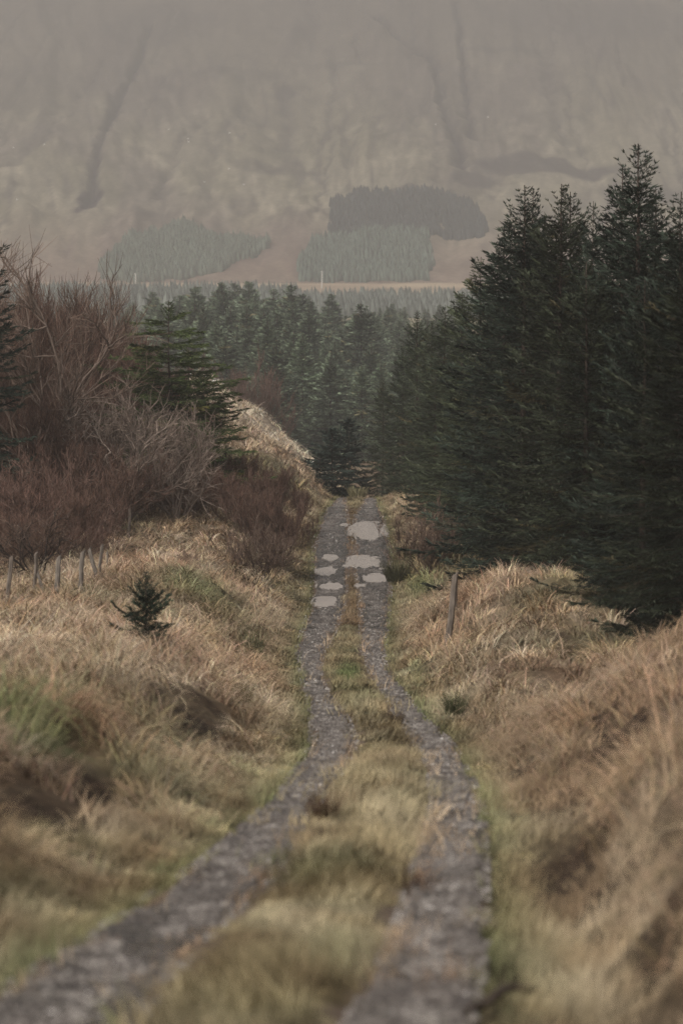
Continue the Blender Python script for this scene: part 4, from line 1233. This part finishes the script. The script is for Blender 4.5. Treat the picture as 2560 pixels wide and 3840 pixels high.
def sward(y0, y1, dens, wscale, hgt, seed, where):
    """short grass on the verges and between the ruts"""
    rg = np.random.default_rng(seed)
    x, y = scatter(y0, y1, dens, rg)
    _, u, v, mid, _ = terrain(x, y)
    inmid = (mid > 0.02) & (u < 0) & (v < 0)
    edge = np.minimum(np.where(u > 0, u, 9), np.where(v > 0, v, 9))
    patch = fbm(x / 0.35, y / 0.5, 141, 2)
    keep = ((inmid & ((mid > 0.6) | (patch > 0.45))) | ((edge < 1.3) & (edge + (patch - 0.5) * 0.5 > 0.0)))
    ll, lr, rl, rr_ = frame(x, y)
    e = np.where((x > ll) & (x < lr), np.minimum(x - ll, lr - x), np.where((x > rl) & (x < rr_), np.minimum(x - rl, rr_ - x), 9))
    keep |= (e < 0.3) & (rg.random(len(x)) < np.exp(-e / 0.09) * sstep(patch, 0.3, 0.6))
    x, y, u, v, mid, inmid, patch = [a[keep] for a in (x, y, u, v, mid, inmid, patch)]
    n = len(x)
    c = cover_color(x, y, u, v, mid) * rg.uniform(0.65, 1.35, (n, 1)) * 0.95
    tuft = sstep(fbm(x / 0.5, y / 0.8, 151, 2), 0.42, 0.7)
    L = hgt * (0.45 + 1.3 * tuft) * rg.uniform(0.6, 1.4, n) * np.where(inmid, 1.0, 1.15) * np.where((y > 75), 0.8, 1.0)
    z = ground_z(x, y) - 0.01
    vv, ff, k = blades(np.stack([x, y, z], 1), flow(x, y) + rg.normal(0, 1.1, n), L, wscale * rg.uniform(0.7, 1.4, n), rg.uniform(1.0, 1.5, n), rg.uniform(0.4, 1.5, n), 2, rg)
    return vv, ff, np.repeat(c, k, 0)

def join_link(name, parts, label, cat="grass"):
    V = []; Fq = []; C = []; off = 0
    for v, f, c in parts:
        V.append(v); Fq.append(f + off); C.append(c); off += len(v)
    me = mesh_np(name, np.concatenate(V), np.concatenate(Fq), M_GRASS, np.clip(np.concatenate(C), 0.004, 0.8))
    tag(link(name, me), label, cat, kind="stuff")

join_link("moor_grass", [
    tussocks(7.5, 22, 11, 60, 0.009, 3, 401), tussocks(22, 45, 7.5, 50, 0.011, 3, 402), tussocks(45, 80, 5, 40, 0.016, 3, 403),
    tussocks(80, 125, 3.0, 28, 0.026, 3, 404), tussocks(125, 215, 1.7, 22, 0.040, 3, 405)],
    "tawny drooping moor grass in tussocks on both banks of the track")
join_link("short_grass", [
    sward(7.5, 20, 900, 0.007, 0.12, 411, 0), sward(20, 45, 420, 0.010, 0.13, 412, 0), sward(45, 90, 160, 0.015, 0.14, 413, 0), sward(90, 150, 70, 0.024, 0.15, 414, 0)],
    "short olive and brown grass between the wheel ruts and along the verges")

# rushes: separate dark upright clumps
def rush(px, base, dist, h, n, spread, tone, label, seed):
    rg = np.random.default_rng(seed)
    b = hit(px, base) if dist < 130 else P(px, base, dist)
    dist = b.y; g = gz(b.x, dist)
    ra = rg.uniform(0, 6.283, n); rr = np.sqrt(rg.random(n)) * spread
    root = np.stack([np.cos(ra) * rr, np.sin(ra) * rr, np.full(n, -0.04)], 1)
    L = h * rg.uniform(0.6, 1.1, n)
    v, f, k = blades(root, ra + rg.normal(0, 0.6, n), L, np.full(n, max(0.006, dist * 0.00022)), rg.uniform(1.15, 1.5, n), rg.uniform(0.1, 0.7, n), 3, rg)
    c = np.array(tone)[None] * rg.uniform(0.6, 1.5, (n, 1))
    me = mesh_np("rush_clump", v, f, M_GRASS, np.repeat(c, k, 0))
    tag(link("rush_clump", me, loc=(b.x, dist, g)), label, "rushes", "clumps of rushes")
RD = (0.06, 0.058, 0.03)
rush(912, 1335, 95, 1.0, 420, 0.42, RD, "dark upright rush clump right beside the puddled ruts", 1)
rush(950, 1285, 101, 0.8, 260, 0.4, RD, "dark rush clump behind, under the spruce branches", 2)
rush(1043, 1640, 44, 0.62, 260, 0.16, (0.07, 0.075, 0.035), "small olive rush clump on the right verge below the grass mound", 3)
rush(905, 1665, 45.5, 0.33, 220, 0.13, (0.06, 0.04, 0.026), "small dark brown tuft on the inner edge of the right rut", 4)
rush(545, 1625, 40, 0.6, 240, 0.2, (0.1, 0.08, 0.04), "drooping brown-green rush clump beside the peat scar", 5)
rush(575, 1510, 53, 0.7, 260, 0.35, (0.10, 0.095, 0.05), "olive rush clump left of the narrow part of the track", 6)
rush(820, 1118, 147, 0.75, 260, 0.5, (0.2, 0.18, 0.1), "yellowish tussock closing the track at the crest", 7)
rush(745, 1880, 25, 0.35, 300, 0.12, (0.09, 0.055, 0.033), "brown tuft on the edge of the middle strip by the left rut", 8)

# fallen branch in the foreground grass
fp = [hit(1060, 2292, .1), hit(1115, 2276, .1), hit(1155, 2246, .1), hit(1200, 2226, .1), hit(1260, 2196, .1)]
base = fp[0].copy()
pts = []
for p_ in fp:
    pts.append((p_.x - fp[2].x, p_.y - fp[2].y, gz(p_.x, p_.y) + 0.10 - gz(fp[2].x, fp[2].y)))
v, q_ = tube_mesh([(np.array(pts), [0.012, 0.022, 0.026, 0.02, 0.009])], 7)
me = mesh_np("fallen_branch", v, q_, M_BARK, smooth=True)
tag(link("fallen_branch", me, loc=(fp[2].x, fp[2].y, gz(fp[2].x, fp[2].y))), "dark crooked fallen branch lying in foreground grass by the right rut", "branch")

# ------------------------------------------------------------------ haze
def build_haze():
    x0, x1, y0, y1, z0, z1 = -1600, 1600, -120, 3150, -60, 520
    v = [(x0, y0, z0), (x1, y0, z0), (x1, y1, z0), (x0, y1, z0), (x0, y0, z1), (x1, y0, z1), (x1, y1, z1), (x0, y1, z1)]
    me = bpy.data.meshes.new("haze")
    me.from_pydata(v, [], [(0, 3, 2, 1), (4, 5, 6, 7), (0, 1, 5, 4), (1, 2, 6, 5), (2, 3, 7, 6), (3, 0, 4, 7)])
    m = bpy.data.materials.new("haze"); m.use_nodes = True
    nt = m.node_tree
    nt.nodes.remove(nt.nodes["Principled BSDF"])
    pv = nt.nodes.new("ShaderNodeVolumePrincipled")
    pv.inputs["Color"].default_value = HAZE_COLOR
    pv.inputs["Density"].default_value = HAZE_DENSITY
    pv.inputs["Anisotropy"].default_value = 0.0
    nt.links.new(pv.outputs[0], nt.nodes["Material Output"].inputs["Volume"])
    me.materials.append(m); me.update()
    tag(link("haze", me), "pale even mist in the valley air", "haze", kind="stuff")
build_haze()
